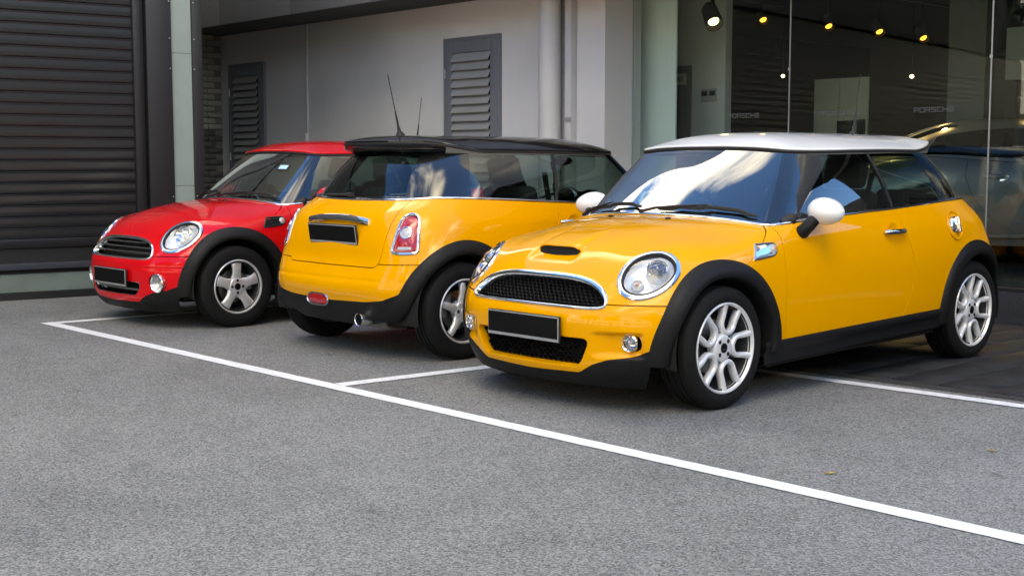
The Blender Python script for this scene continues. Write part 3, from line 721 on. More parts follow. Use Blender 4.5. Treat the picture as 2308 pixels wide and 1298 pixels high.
spot(-7.49, 13.0, 2.60, 'glowing amber spotlight, fifth from the left above the white roof', 1.1)
spot(-6.55, 12.5, 2.41, 'brightest barn-door spotlight beside the right glass joint', 1.35, True, 4)
spot(-5.99, 12.6, 2.42, 'amber spotlight cut by the right edge of the photograph', 1.2)
for x, y, z, lb in ((-9.75, 13.6, 2.30, 'small white lamp glowing low in the dark showroom, left of the glass joint'), (-7.72, 13.2, 2.18, 'small white lamp glowing low in the dark showroom, right of the white panels')):
    g_ = fix(lathe([(.0, -.024), (.02, -.012), (.025, .0), (.02, .014), (.0, .024)], 16, 'z')); o = tag(put('globe_lamp', g_.xf(Matrix.Translation((x, y, z))), M_BULBW), lb, 'lamp', 'small globe lamps in the showroom')
    put('stem', tube([(x, y, z + .03), (x, y, 2.984)], .003, 6), M_FRAME, o)
put('track', boxb(-7.53, -7.49, 9.9, 14.2, 2.955, 2.984), M_FRAME, bld).location = (8.5, -9.49, 0)
# ------------------------------------------------------------------ fallen leaves on the asphalt
M_LEAF = mat('dry_leaf', (.48, .30, .05), .7, var=.3, vscale=60)
for x, y, a, sz, lb in ((-2.17, 2.47, .4, .030, 'tiny curled yellow leaf on the asphalt near the left foreground'), (-2.82, 4.30, 1.2, .028, 'tiny brown leaf just above the white front line'), (-1.62, 3.28, 2.1, .045, 'thin yellow twig-like leaf at the lower right'), (-1.56, 3.10, .9, .035, 'yellow leaf cut by the lower edge of the photograph'), (-2.58, 5.15, .2, .02, 'tiny yellow leaf on the asphalt between the two white lines')):
    V = []
    for i in range(7):
        t = i / 6; w = .32 * math.sin(math.pi * (t * .92 + .05)) * sz
        for j in (-1, 0, 1): V.append(((t - .5) * sz * 2, j * w, .004 + .004 * abs(j) + .006 * (t - .5) ** 2))
    g = Geo(V, [[i * 3 + j, i * 3 + j + 1, (i + 1) * 3 + j + 1, (i + 1) * 3 + j] for i in range(6) for j in range(2)])
    tag(put('fallen_leaf', g.xf(Matrix.Translation((x, y, 0)) @ Matrix.Rotation(a, 4, 'Z')), M_LEAF), lb, 'leaf', 'fallen leaves on the asphalt')
# ------------------------------------------------------------------ body panels (left half; mirrored for the right)
LOW = surf(BODY, 14, 14)
def relief(g, kind):
    """press creases and recesses into the body grid"""
    V = g.V.copy(); x, y, z = V.T; d = np.zeros(len(V))
    d -= .0040 * np.exp(-((z - .497) / .0085) ** 2) * (x < -1.0)          # moulding line round the rear bumper
    if kind == 'S':
        m = sstep(.40, .52, y) * (1 - sstep(.640, .665, y)) * sstep(.278, .300, z) * (1 - sstep(.392, .408, z)) * (x > 1.3)
        d -= m * .026
        m = (1 - sstep(.13, .17, y)) * sstep(1.58, 1.605, x) * (1 - sstep(1.635, 1.685, x)) * (z > .66)
        d -= m * .016
    else:
        d -= .0040 * np.exp(-((z - .452) / .0085) ** 2) * (x > 1.3)
    V = V + g.N * d[:, None]; nv, nu = g.shape; P = V.reshape(nv, nu, 3)
    N = np.cross(np.gradient(P, axis=1), np.gradient(P, axis=0)); N /= np.linalg.norm(N, axis=2, keepdims=True) + 1e-12
    s = np.sign((N.reshape(-1, 3) * g.N).sum(1)); N = N.reshape(-1, 3) * s[:, None]
    N = N.reshape(nv, nu, 3); N[:, 0, 1] = 0; N[:, -1, 1] = 0; N /= np.linalg.norm(N, axis=2, keepdims=True) + 1e-12
    o = Geo(V, g.F, N.reshape(-1, 3)); o.shape = g.shape; return o
TLOW = bvh(LOW)
HSE = surf(HOUSE, 12, 20)
def low_hit_x(y, z, front=True):
    return shoot(TLOW, (3 if front else -3, max(y, 0.001), z), (-1 if front else 1, 0, 0))
G_ = .0034      # half a shut gap
def panels(kind):
    P0 = relief(LOW, kind); out = {}
    base = clip(P0, arch(P0.V))
    blk = clip(base, base.V[:, 2] - z_black(base.V), False)
    upp = clip(base, base.V[:, 2] - z_black(base.V) - .003)
    def cut(g, f, s=1, gap=G_):
        return clip(g, s * f(g.V) - gap)
    fr = clip(upp, upp.V[:, 0] - 1.0); bump_line = lambda V: V[:, 2] - z_shut(V)
    # front bumper
    fb = cut(clip(upp, upp.V[:, 0] - XF), bump_line, -1)
    fb = clip(fb, -gr_shape(fb.V[:, 1], fb.V[:, 2]) * .05 + 99 * (fb.V[:, 0] < 1.4))
    lg = (lambda V: rbox_shape(V[:, 1], V[:, 2], .425, .220, .374, .045)) if kind == 'S' else (lambda V: rbox_shape(V[:, 1], V[:, 2], .405, .243, .345, .045))
    fb = clip(fb, -lg(fb.V) + 99 * (fb.V[:, 0] < 1.4))
    fy, fz, frad = (.600, .355, .041) if kind == 'S' else (.545, .345, .068)
    fog = lambda V: np.hypot(V[:, 1] - fy, (V[:, 2] - fz)) - frad
    fb = clip(fb, fog(fb.V) + 99 * (fb.V[:, 0] < 1.4))
    out['front_bumper'] = fb
    # hood (clamshell, headlights pass through it)
    hd = cut(clip(upp, upp.V[:, 0] - .6), bump_line); hd = cut(hd, s1)
    hd = clip(hd, -gr_shape(hd.V[:, 1], hd.V[:, 2]) * .05 + 99 * (hd.V[:, 0] < 1.4))
    u, v = hl_uv(hd.V); hd = clip(hd, np.hypot(u, v) - 1 + 9 * (hd.V[:, 0] < 1.2))
    out['hood'] = hd
    sp = cut(clip(upp, upp.V[:, 0] - .3), s1, -1); sp = cut(sp, d1); sp = clip(sp, 1.20 - sp.V[:, 0]); sp = clip(sp, XF - sp.V[:, 0] - (sp.V[:, 2] < .5) * .1); out['fender'] = sp
    dr = cut(clip(upp, upp.V[:, 0] + .8), d1, -1); dr = cut(dr, d2)
    dr = clip(dr, .95 - dr.V[:, 0]); out['door'] = dr
    rq = cut(clip(upp, .2 - upp.V[:, 0]), d2, -1)
    tailz = lambda V: np.where(V[:, 0] < -1.0, V[:, 2] - z_shut(V), 1.0)
    rq = cut(rq, tailz); rq = clip(rq, -hatch(rq.V) - G_ + 9 * (rq.V[:, 0] > -1.2))
    ud = rq.V - TL_C; rq = clip(rq, -inpoly(ud @ TL_E1, ud @ TL_E2, tl_outline()) + 9 * (rq.V[:, 0] > -1.2))
    out['rear_quarter'] = rq
    tg = clip(upp, -1.2 - upp.V[:, 0]); tg = clip(tg, hatch(tg.V) - G_); out['tailgate'] = tg
    rb = clip(upp, -1.2 - upp.V[:, 0]); rb = cut(rb, tailz, -1); rb = clip(rb, -hatch(rb.V) - G_); out['rear_bumper'] = rb
    # black lower cladding
    out['front_skirt'] = clip(blk, blk.V[:, 0] - 1.1); out['rear_skirt'] = clip(blk, -1.1 - blk.V[:, 0])
    s_ = clip(blk, 1.1 - abs(blk.V[:, 0])); out["sill"] = s_
    # step of the sill: pull the lower edge in a little, leave a rounded ledge
    # dark inner shell behind the gaps
    nv, nu = LOW.shape; idx = np.arange(nv * nu).reshape(nv, nu)[::4, ::3]
    ii = idx.reshape(-1); V = LOW.V[ii] - LOW.N[ii] * .03; a, b = idx.shape; id2 = np.arange(a * b).reshape(a, b)
    F = np.stack([id2[:-1, :-1], id2[:-1, 1:], id2[1:, 1:], id2[1:, :-1]], -1).reshape(-1, 4).tolist()
    sh = Geo(V, F); sh = clip(sh, arch(sh.V, RAO - .03))
    sh = clip(sh, -gr_shape(sh.V[:, 1], sh.V[:, 2]) * .05 + 99 * (sh.V[:, 0] < 1.4)); sh = clip(sh, -lg(sh.V) + 99 * (sh.V[:, 0] < 1.4))
    u, v = hl_uv(sh.V); sh = clip(sh, np.hypot(u, v) - .97 + 9 * (sh.V[:, 0] < 1.2)); sh = clip(sh, fog(sh.V) + 99 * (sh.V[:, 0] < 1.4))
    ud = sh.V - TL_C; sh = clip(sh, -inpoly(ud @ TL_E1, ud @ TL_E2, tl_outline()) + 9 * (sh.V[:, 0] > -1.2))
    out['inner_shell'] = sh
    return out, (fy, fz, frad)
def house_panels():
    g = HSE; out = {}
    x, y, z = g.V.T; nv, nu = g.shape
    t = np.repeat(np.linspace(0, 1, nv), nu)         # 0 at the belt, 1 at the roof rail
    ucol = np.tile(np.linspace(0, len(HOUSE[0]) - 1, nu), nv)
    def sub(u0, u1, t0=.035, t1=.965, slant=0.0):
        f = np.minimum(np.minimum((ucol - u0), (u1 - ucol)) * .12, np.minimum(t - t0, t1 - t) * .4)
        return f
    # windscreen: up to just short of the pillar corner, side glass: pillar to centre post, rear quarter light, rear window
    wind = np.minimum((4.62 - 1.12 * t - ucol) * .12, 1.01 - t)
    post = x - (-.372 + (z - .96) * .26)              # centre post line, leaning back
    front_side = np.minimum(np.minimum((x * 0 + (.640 - (z - .92) * .90) - x), post - .012), np.minimum(t - .02, .955 - t) * .35)
    cpill = x - (-1.135 + (z - 1.0) * .52)
    rear_side = np.minimum(np.minimum(-post - .012, cpill), np.minimum(t - .02, .955 - t) * .35)
    front_side = np.where(y > .35, front_side, -1); rear_side = np.where((y > .35) & (x > -1.25), rear_side, -1)
    yw = .455 - (z - .985) * .30
    rear = np.where(x < -1.0, np.minimum((yw - y), np.minimum(t - .05, .93 - t) * .3), -1)
    def piece(f, off=0.0):
        k = clip(g, f); k.V = k.V + k.N * off; return k
    out['windscreen'] = piece(wind); out['door_window'] = piece(front_side); out['quarter_window'] = piece(rear_side); out['rear_window'] = piece(rear)
    # frame: what is left
    k = clip(g, -np.maximum.reduce([wind, front_side, rear_side, rear]))
    out['pillars'] = k
    # black print border of the windscreen
    w = clip(g, wind); 
    return out
_cache = {}
def body(kind):
    if kind not in _cache: _cache[kind] = panels(kind)
    return _cache[kind]
HP = house_panels()
def roof_geo():
    """cap over the roof rail, with a lip at the back"""
    nu = 120; ring = []
    C = HOUSE[2]; m = np.array([1, -1, 1]); e = 3
    Cx = np.concatenate([C[e:0:-1] * m, C, C[-2:-2 - e:-1] * m]); d = np.concatenate([[0], np.cumsum(np.linalg.norm(np.diff(Cx, axis=0), axis=1))])
    U = np.linspace(d[e], d[-1 - e], nu + 1); P = spline_mat(d, U) @ Cx
    P[0, 1] = P[-1, 1] = 0
    # outward push of the rail, longer at the back for the spoiler lip
    out = np.gradient(P, axis=0); o2 = np.stack([-out[:, 1], out[:, 0]], 1); o2 /= np.linalg.norm(o2, axis=1, keepdims=True) + 1e-9
    if o2[nu // 2, 1] < 0: o2 = -o2
    back = sstep(-.85, -1.2, P[:, 0]); front = sstep(.25, .42, P[:, 0])
    rail = P.copy(); rail[:, 0] += o2[:, 0] * .016 - back * .085 + front * .012; rail[:, 1] += o2[:, 1] * .016; rail[:, 2] += .004 + back * .058
    rail[0, 1] = rail[-1, 1] = 0
    def ztop(x): return np.interp(x, [-1.5, -1.3, -1.1, -.8, -.5, -.2, .05, .2, .35, .45], [1.400, 1.402, 1.403, 1.405, 1.407, 1.407, 1.403, 1.394, 1.377, 1.360])
    rows = 16; V = []; 
    xs = np.clip(rail[:, 0], -1.08, .12); xs = .12 + (xs - .12) * 1.0
    prof = [(0, -.018), (0.0, .0)]
    G = []
    # under-fold then dome
    G.append(np.stack([rail[:, 0] * .985 + back * .03, rail[:, 1] * .97, rail[:, 2] - .016 - back * .056], 1))
    G.append(np.stack([rail[:, 0] + .006 * back, rail[:, 1], rail[:, 2] - .010 - back * .044], 1))
    for i in range(rows + 1):
        w = i / rows; w = w ** 1.55
        x = rail[:, 0] + (xs - rail[:, 0]) * w; y = rail[:, 1] * (1 - w)
        q = 1 - (1 - w) ** 3.1
        zt = ztop(x); z = rail[:, 2] + (zt - rail[:, 2]) * q
        G.append(np.stack([x, y, z], 1))
    G = np.array(G); G[:, 0, 1] = 0; G[:, -1, 1] = 0
    nv, nn = G.shape[:2]
    # light smoothing along the ring
    for _ in range(6):
        Q = G.copy(); Q[2:-1] = (G[1:-2] + 2 * G[2:-1] + G[3:]) / 4; 
        G[3:-1] = Q[3:-1]
    du = np.gradient(G, axis=1); dv = np.gradient(G, axis=0); N = np.cross(du, dv); N /= np.linalg.norm(N, axis=2, keepdims=True) + 1e-12
    N[-1] = (0, 0, 1); 
    if N[nv // 2, nn // 2, 2] < 0: N = -N
    N[-1] = (0, 0, 1); N[:, 0, 1] = 0; N[:, -1, 1] = 0; N /= np.linalg.norm(N, axis=2, keepdims=True) + 1e-12
    idx = np.arange(nv * nn).reshape(nv, nn); F = np.stack([idx[:-1, :-1], idx[:-1, 1:], idx[1:, 1:], idx[1:, :-1]], -1).reshape(-1, 4).tolist()
    g = Geo(G.reshape(-1, 3), F, N.reshape(-1, 3))
    f0 = g.F[len(g.F) // 2]; a, b, c = g.V[f0[0]], g.V[f0[1]], g.V[f0[2]]
    if np.cross(b - a, c - a)[2] < 0: g.F = [f[::-1] for f in g.F]
    rail_line = rail.copy()
    return g, rail_line
ROOF, RAIL = roof_geo()
def ring_from(fn_pts, T=TLOW, d=None):
    P = []; N = []
    for o in fn_pts:
        h = shoot(T, o + d * .6, -d)
        if h is None: P.append(np.array(o)); N.append(d)
        else: P.append(h[0]); N.append(h[1])
    return np.array(P), np.array(N)

# ------------------------------------------------------------------ wheels
def tyre_geo(rad, rim, w):
    h = w / 2; sw = rad - rim
    prof = [(rim - .012, -h * .80), (rim + .004, -h * .86), (rim + sw * .35, -h * 1.02), (rim + sw * .62, -h * 1.0), (rad - .016, -h * .90), (rad - .005, -h * .80)]
    tread = []
    n = 9; 
    for i in range(n):
        a = -h * .78 + (2 * h * .78) * i / (n - 1)
        if i in (2, 4, 6): tread += [(rad - .001, a - .0045), (rad - .009, a - .004), (rad - .009, a + .004), (rad - .001, a + .0045)]
        else: tread.append((rad - (.002 if 0 < i < n - 1 else .004), a))
    prof += tread + [(r, -a) for r, a in prof[::-1]]
    g = lathe(prof, 72)
    return fix(g)
def wheel(parent, loc, side, kind, rot=0.0):
    w = empty('wheel', loc); w.parent = parent
    if side < 0: w.rotation_euler = (0, 0, math.pi)
    # local: outward face is +y
    rad, rim = (.308, .2165) if kind == 'S' else (.304, .191)
    lip = rim + .011
    tw = .205 if kind == 'S' else .178
    put('tyre', tyre_geo(rad, rim, tw), M_TYR, w)
    mt = M_SIL if kind == 'S' else M_GRA
    face = tw * .5 - .006
    rg = lathe([(lip, face - .006), (lip + .001, face), (lip - .004, face + .004), (lip - .010, face + .002), (lip - .015, face - .008), (lip - .019, face - .024)], 72)
    rimo = put('rim', fix(rg), mt, w)
    put('barrel', fix(lathe([(lip - .019, face - .0245), (lip - .027, -face * .2), (lip - .031, -face), (lip, -face - .004)], 60)), M_BAR, w)
    put('brake_disc', fix(lathe([(.055, .0), (.135 if kind == 'S' else .122, .0), (.135 if kind == 'S' else .122, -.02), (.055, -.02), (.055, .0)], 48)), M_DSK, w)
    put('drum_back', fix(lathe([(.0, -.035), (rim - .03, -.035)], 40)), M_VOID, w)
    cal = box(.045, .05, .11, (0, 0, 0), .01); a = R(170) if side > 0 else R(10)
    M = Matrix.Translation((math.cos(a) * .125, .0, math.sin(a) * .125 - .0))
    put('brake_caliper', cal.xf(M), M_CAL, w)
    def P(r, a, y): return (r * math.cos(a), y, r * math.sin(a))
    if kind == 'S':
        for k in range(5):
            a0 = R(180 + 72 * k) + rot; pts = []; wid = []; hh = []
            ctr = .126; hw = .049
            path = []
            for s in np.linspace(1, 0, 8): path.append((ctr + (.212 - ctr) * s, hw + .010 * s * s, s))
            for q in np.linspace(0, math.pi, 11)[1:-1]: path.append((ctr - hw * .98 * math.sin(q), hw * math.cos(q), 0))
            for s in np.linspace(0, 1, 8): path.append((ctr + (.212 - ctr) * s, -hw - .010 * s * s, s))
            V = []; F = []; n = 12; path = np.array(path)
            for i in range(len(path)):
                d = path[min(i + 1, len(path) - 1), :2] - path[max(i - 1, 0), :2]; d /= np.linalg.norm(d); nrm = np.array([-d[1], d[0]])
                s = path[i, 2]; half = .0140 + .0035 * s; top = face - .002 - .008 * (1 - s) ; 
                for j in range(n):
                    b = 2 * math.pi * j / n; cx, cy = math.cos(b), math.sin(b)
                    off = nrm * half * math.copysign(abs(cx) ** .8, cx); yy = top - .022 + .022 * (math.copysign(abs(cy) ** .7, cy))
                    p = path[i, :2] + off; ca, sa = math.cos(a0), math.sin(a0)
                    V.append((p[0] * ca - p[1] * sa, yy, p[0] * sa + p[1] * ca))
            for i in range(len(path) - 1):
                for j in range(n): F.append([i * n + j, i * n + (j + 1) % n, (i + 1) * n + (j + 1) % n, (i + 1) * n + j])
            put('spoke', fix(Geo(V, F)), mt, w, angle=70)
        hub_r, hub_y = .070, face - .012
    else:
        for k in range(5):
            a0 = R(90 + 72 * k) + rot; V = []; F = []; n = 14
            rs = np.linspace(.045, .186, 11)
            for r in rs:
                s = (r - .045) / .141
                half = (.0405 - .005 * math.sin(math.pi * min(1, s * 1.1)) + .006 * s ** 3 + .045 * max(0, .34 - s)) if kind == 'C' else (.027 + .040 * max(0, .38 - s) - .003 * s)
                top = face - .004 - .014 * (1 - s) ** 2 - .016 * s ** 5
                for j in range(n):
                    b = 2 * math.pi * j / n; cx, cy = math.cos(b), math.sin(b)
                    u = half * cx; yy = top - .018 + .018 * math.copysign(abs(cy) ** .8, cy)
                    if kind == 'B' and cy > 0: yy += .004 * (1 if abs(cx) < .62 else 0)
                    ca, sa = math.cos(a0), math.sin(a0); V.append((r * ca - u * sa, yy, r * sa + u * ca))
            for i in range(len(rs) - 1):
                for j in range(n): F.append([i * n + j, i * n + (j + 1) % n, (i + 1) * n + (j + 1) % n, (i + 1) * n + j])
            put('spoke', fix(Geo(V, F)), mt, w, angle=60)
        hub_r, hub_y = .070, face - .012
    put('hub', fix(lathe([(.0, hub_y - .004), (.024, hub_y - .004), (.026, hub_y), (hub_r * .82, hub_y + .001), (hub_r * .93, hub_y - .003), (hub_r, hub_y - .012), (hub_r, hub_y - .05)], 48)), mt, w)
    put('hub_cap', fix(lathe([(.0, hub_y + .006), (.016, hub_y + .006), (.024, hub_y + .003), (.027, hub_y - .004)], 32)), M_BLK if kind != 'B' else M_GRA, w)
    for k in range(4):
        a = R(45 + 90 * k) + rot if kind == 'S' else R(90 * k)
        put('lug_hole', fix(lathe([(.0, .0025), (.0095, .0025), (.012, .0), (.012, -.004)], 16)).xf(Matrix.Translation((math.cos(a) * .046, hub_y, math.sin(a) * .046))), M_RUB, w)
    return w
# ------------------------------------------------------------------ a whole car
def quad_xy(pts, n):  # flat polygon geo
    return Geo(pts, [list(range(len(pts)))])
def car(name, label, loc, rz, kind, wheel_kind, paint, roofm, mirrorm, spec):
    root = empty(name, loc, rz); tag(root, label, 'car', 'small hatchbacks parked side by side in the marked bays')
    pan, (fy, fz, frad) = body(kind)
    def part(nm, g, m, par=root, **k): return put(nm, g, m, par, **k)
    def pair(nm, g, m, par=root, fold=True, **k):
        if fold and g.N is not None: g = flange(g)
        a = put(nm, g, m, par, **k); b = put(nm, g.mirror(), m, par, **k); return a, b
    hood = part('hood', flange(both_c(pan['hood'])), paint)
    bump = part('front_bumper', flange(both_c(pan['front_bumper'])), paint)
    pair('fender', pan['fender'], paint)
    dL, dR = pair('door', pan['door'], paint)
    pair('rear_quarter_panel', pan['rear_quarter'], paint)
    gate = part('tailgate', flange(both_c(pan['tailgate'])), paint)
    rbump = part('rear_bumper', flange(both_c(pan['rear_bumper'])), paint)
    fsk = part('front_skirt', flange(both_c(pan['front_skirt'])), M_PLA); rsk = part('rear_skirt', flange(both_c(pan['rear_skirt'])), M_PLA)
    part('inner_shell', pan['inner_shell'].join(pan['inner_shell'].mirror()), M_VOID, smooth=False)
    # sill: rounded ledge along the flank
    xs = np.linspace(.93, -.83, 40); V = []; prof = [(.000, .010), (.006, -.004), (.010, -.020), (.002, -.040), (-.006, -.060), (.002, -.085), (.000, -.105), (-.05, -.125)]
    for x in xs:
        zt = .322 - .0254 * x
        for a, b in prof:
            h = shoot(TLOW, (x, 2, zt + max(b, -.08)), (0, -1, 0)); V.append((x, h[0][1] + a + .004, zt + b))
    m = len(prof); F = [[i * m + j, i * m + j + 1, (i + 1) * m + j + 1, (i + 1) * m + j] for i in range(len(xs) - 1) for j in range(m - 1)]
    pair('sill', Geo(V, F), M_PLA, fold=False, angle=60)
    # wheel-arch mouldings, liners
    for xc, a0, a1 in ((XF, -8, 187), (XR, -7, 188)):
        pair('wheel_arch', arch_moulding(TLOW, xc, R(a0), R(a1)), M_PLA, fold=False, angle=50)
        ln = lathe([(.36, .78), (.36, .45)], 40, a0=R(-12), a1=R(192)).xf(Matrix.Translation((xc, 0, WZ)))
        ln2 = lathe([(.0, .47), (.36, .47)], 40, a0=R(-12), a1=R(192)).xf(Matrix.Translation((xc, 0, WZ)))
        pair('wheel_liner', ln.join(ln2), M_VOID, fold=False)
    # glasshouse
    ws = part('windscreen', both_c(HP['windscreen']), M_WSC); pair('door_window', HP['door_window'], M_SGL, fold=False); pair('quarter_window', HP['quarter_window'], M_SGL, fold=False)
    rwin = part('rear_window', both_c(HP['rear_window']), M_GLS, gate)
    part('pillars', flange(both_c(HP['pillars']), t=.02), M_BPG)
    # black surround of the windscreen and the post between the side windows
    xs = np.linspace(0, 1, 14); pl = []
    for t in xs:
        z = .970 + t * .326; h = shoot(BV_H, (-.372 + (z - .96) * .26, 2, z), (0, -1, 0)); pl.append((h[0], h[1]))
    pair('centre_post', fix(sweep([p for p, _ in pl], [n for _, n in pl], [(.012, -.012), (.012, .003), (-.012, .003), (-.012, -.012)], False)), M_RUB, fold=False)
    # roof with lip; the back part is the spoiler
    rf = ROOF; cutx = -.985
    rg = clip(rf, rf.V[:, 0] - cutx - .001); sg = clip(rf, cutx - .0025 - rf.V[:, 0])
    roof = part('roof', flange(both_c(rg), t=.004, bevel=.0008), roofm)
    spo = part('spoiler', flange(both_c(sg), t=.004, bevel=.0008), roofm)
    rl = np.vstack([RAIL, (RAIL[::-1] * np.array([1, -1, 1]))[1:-1]])
    part('roof_seal', fix(sweep(rl + np.array([0, 0, -.014]), np.tile([0, 0, 1.], (len(rl), 1)), [(-.03, .0), (.002, .004), (.004, -.004), (.0, -.012), (-.03, -.012)], True)), M_RUB)
    # chrome belt strip all round
    nv, nu = LOW.shape; bl = LOW.V.reshape(nv, nu, 3)[-1]; bl = np.vstack([bl, (bl[::-1] * np.array([1, -1, 1]))[1:-1]])
    bn = LOW.N.reshape(nv, nu, 3)[-3]; bn = np.vstack([bn, (bn[::-1] * np.array([1, -1, 1]))[1:-1]])
    hor = np.stack([bn[:, 0], bn[:, 1], np.zeros(len(bn))], 1); hor /= np.linalg.norm(hor, axis=1, keepdims=True)
    V = []; 
    prof = [(.000, -.004), (.004, .000), (.0045, .005), (.003, .010), (-.002, .013), (-.024, .013), (-.03, .0)]
    for p, h in zip(bl, hor):
        for a, b in prof: V.append(p + h * a + np.array([0, 0, b]))
    m = len(prof); n = len(bl); F = [[i * m + j, i * m + j + 1, ((i + 1) % n) * m + j + 1, ((i + 1) % n) * m + j] for i in range(n) for j in range(m - 1)]
    part('belt_strip', Geo(V, F), M_CHR, angle=60)
    # ---------------- front lamps
    na = 64; HLP, HLN = ring_from([hl_pt(1.0, 2 * math.pi * k / na) for k in range(na)], d=HL_N)
    def lamp(sgn):
        mir = (lambda g: g) if sgn > 0 else (lambda g: g.mirror())
        ring = fix(sweep(HLP, HLN, [(.006, -.006), (.007, .004), (.002, .010), (-.010, .012), (-.019, .009), (-.023, .002), (-.023, -.02)]))
        lp = put('headlight', mir(ring), M_CHR, root)
        f = lambda a: (lambda q: ((q - HL_C) @ HL_E1, (q - HL_C) @ HL_E2))(hl_pt(.855, a))
        put('seal', mir(fix(sweep(*ring_from([hl_pt(.86, 2 * math.pi * k / na) for k in range(na)], d=HL_N), [(.006, -.01), (.007, .009), (.0, .013), (-.005, .009), (-.005, -.012)]))), M_RUB, lp)
        put('lens', mir(fix(patch(TLOW, HL_C, HL_E1, HL_E2, HL_N, f, bulge=.018, lift=.003))), M_LENS, lp)
        bowl = []; F = []
        for i in range(13):
            r = i / 12
            for k in range(na):
                p = hl_pt(.855 * r, 2 * math.pi * k / na); h = shoot(TLOW, p + HL_N * .5, -HL_N); p = h[0] if h else p
                bowl.append(p - HL_N * (.055 * (1 - r ** 4) + .004))
        for i in range(12):
            for k in range(na):
                k2 = (k + 1) % na; F.append([i * na + k, i * na + k2, (i + 1) * na + k2, (i + 1) * na + k])
        put('reflector', mir(fix(Geo(bowl, F))), mat('lamp_reflector', (.90, .91, .93), .22, metal=.40), lp)
        Z = Matrix(np.column_stack([HL_E1, HL_E2, HL_N]).tolist()).to_4x4()
        def at(p, q, w): return Matrix.Translation(Vector(hl_pt(p, q) + HL_N * w)) @ Z
        if kind == 'S':
            c = at(.30, R(-8), -.045)
            put('projector_ring', mir(fix(lathe([(.036, .036), (.043, .044), (.052, .036), (.058, .0), (.060, -.02)], 40, 'z')).xf(c)), mat('lamp_bezel', (.55, .56, .58), .2, metal=.9), lp)
            put('projector_lens', mir(fix(lathe([(.0, .058), (.018, .053), (.030, .042), (.036, .034)], 32, 'z')).xf(c)), M_BLU, lp)
            for q in range(6):
                a = q * math.pi / 3 + .4; cc = at(.30, R(-8), .0)
                put('bezel_dot', mir(fix(lathe([(.0, .002), (.005, .001), (.006, -.003)], 12, 'z')).xf(c @ Matrix.Translation((.050 * math.cos(a), .050 * math.sin(a), .040)))), M_BLU, lp)
            c = at(.48, R(190), -.035)
            put('indicator_lamp', mir(fix(lathe([(.0, .022), (.012, .02), (.020, .012), (.030, .018), (.034, .0)], 28, 'z')).xf(c)), M_CLR, lp)
            put('bulb', mir(fix(lathe([(.0, .032), (.006, .030), (.009, .022), (.009, .0)], 16, 'z')).xf(c)), M_AMB, lp)
        else:
            c = at(.16, R(20), -.05)
            put('main_reflector', mir(fix(lathe([(.0, .0), (.02, .004), (.05, .022), (.066, .044), (.07, .04)], 40, 'z')).xf(c)), M_CHR, lp)
            put('bulb', mir(fix(lathe([(.0, .045), (.010, .043), (.015, .034), (.015, .0)], 20, 'z')).xf(c)), M_CLR, lp)
        return lp
    lamp(1); lamp(-1)
    # ---------------- radiator grille
    pts = resample(gr_ring(200), 120); RP = []; RN = []
    for y, z in pts:
        h = low_hit_x(abs(y), z); RP.append(h[0] * np.array([1, math.copysign(1, y), 1])); RN.append(h[1] * np.array([1, math.copysign(1, y), 1]))
    RP, RN = np.array(RP), np.array(RN)
    top = sstep(.535, .60, RP[:, 2]); V = []; n = len(RP)
    RN = RN * np.array([1, 1, 1]); 
    gring_m = M_CHR
    def ringgeo(w0, w1, hgt):
        V = []
        for i in range(n):
            d = RP[(i + 1) % n] - RP[i - 1]; d /= np.linalg.norm(d); nn = RN[i]; o = np.cross(d, nn); 
            w = w0 + (w1 - w0) * top[i]
            for a, b in ((.004, -.004), (.004, .4), (-.15, .9), (-.5, 1.0), (-.85, .75), (-1.0, .2), (-1.0, -2.4)):
                V.append(RP[i] + o * (a * w if abs(a) > .01 else a) + nn * (b * hgt))
        m = 7; return fix(Geo(V, [[i * m + j, i * m + j + 1, ((i + 1) % n) * m + j + 1, ((i + 1) % n) * m + j] for i in range(n) for j in range(m - 1)]))
    gr = part('grille', ringgeo(.011, .028 if kind == 'S' else .018, .011), M_CHR, angle=60)
    back = []
    for y, z in resample(gr_ring(200), 60): h = low_hit_x(abs(y), z); back.append((h[0][0] - .075, y, z))
    put('grille_backing', Geo(back, [list(range(60))]), M_VOID, gr, smooth=False)
    def mesh_fill(inside, y0, y1, z0, z1, depth, cw, ch, wire, par, nm):
        """hexagonal wire mesh that follows the curve of the nose"""
        V = []; F = []
        def bar(a, b):
            (ya, za), (yb, zb) = a, b
            if not (inside(ya, za) > 0 and inside(yb, zb) > 0): return
            q = []
            for y, z in (a, b):
                h = low_hit_x(abs(y), z); q.append((h[0][0] - depth, y, z))
            d = np.array([yb - ya, zb - za]); d /= np.linalg.norm(d); o = np.array([-d[1], d[0]]) * wire
            i0 = len(V)
            for p in q:
                for s, dx in ((1, 0), (0, .006), (-1, 0), (0, -.012)): V.append((p[0] + dx, p[1] + o[0] * s, p[2] + o[1] * s))
            for k in range(4): F.append([i0 + k, i0 + (k + 1) % 4, i0 + 4 + (k + 1) % 4, i0 + 4 + k])
        nr = int((z1 - z0) / ch) + 2; nc = int((y1 - y0) / cw) + 2
        for r in range(nr):
            for c in range(-1, nc):
                y = y0 + (c + .5 * (r % 2)) * cw; z = z0 + r * ch
                A, B, Cc = (y, z + ch * .33), (y + cw / 2, z + ch * .67), (y - cw / 2, z + ch * .67)
                bar((y, z - ch * .33), A); bar(A, B); bar(A, Cc)
        put(nm, Geo(V, F), M_PLA, par, smooth=False)
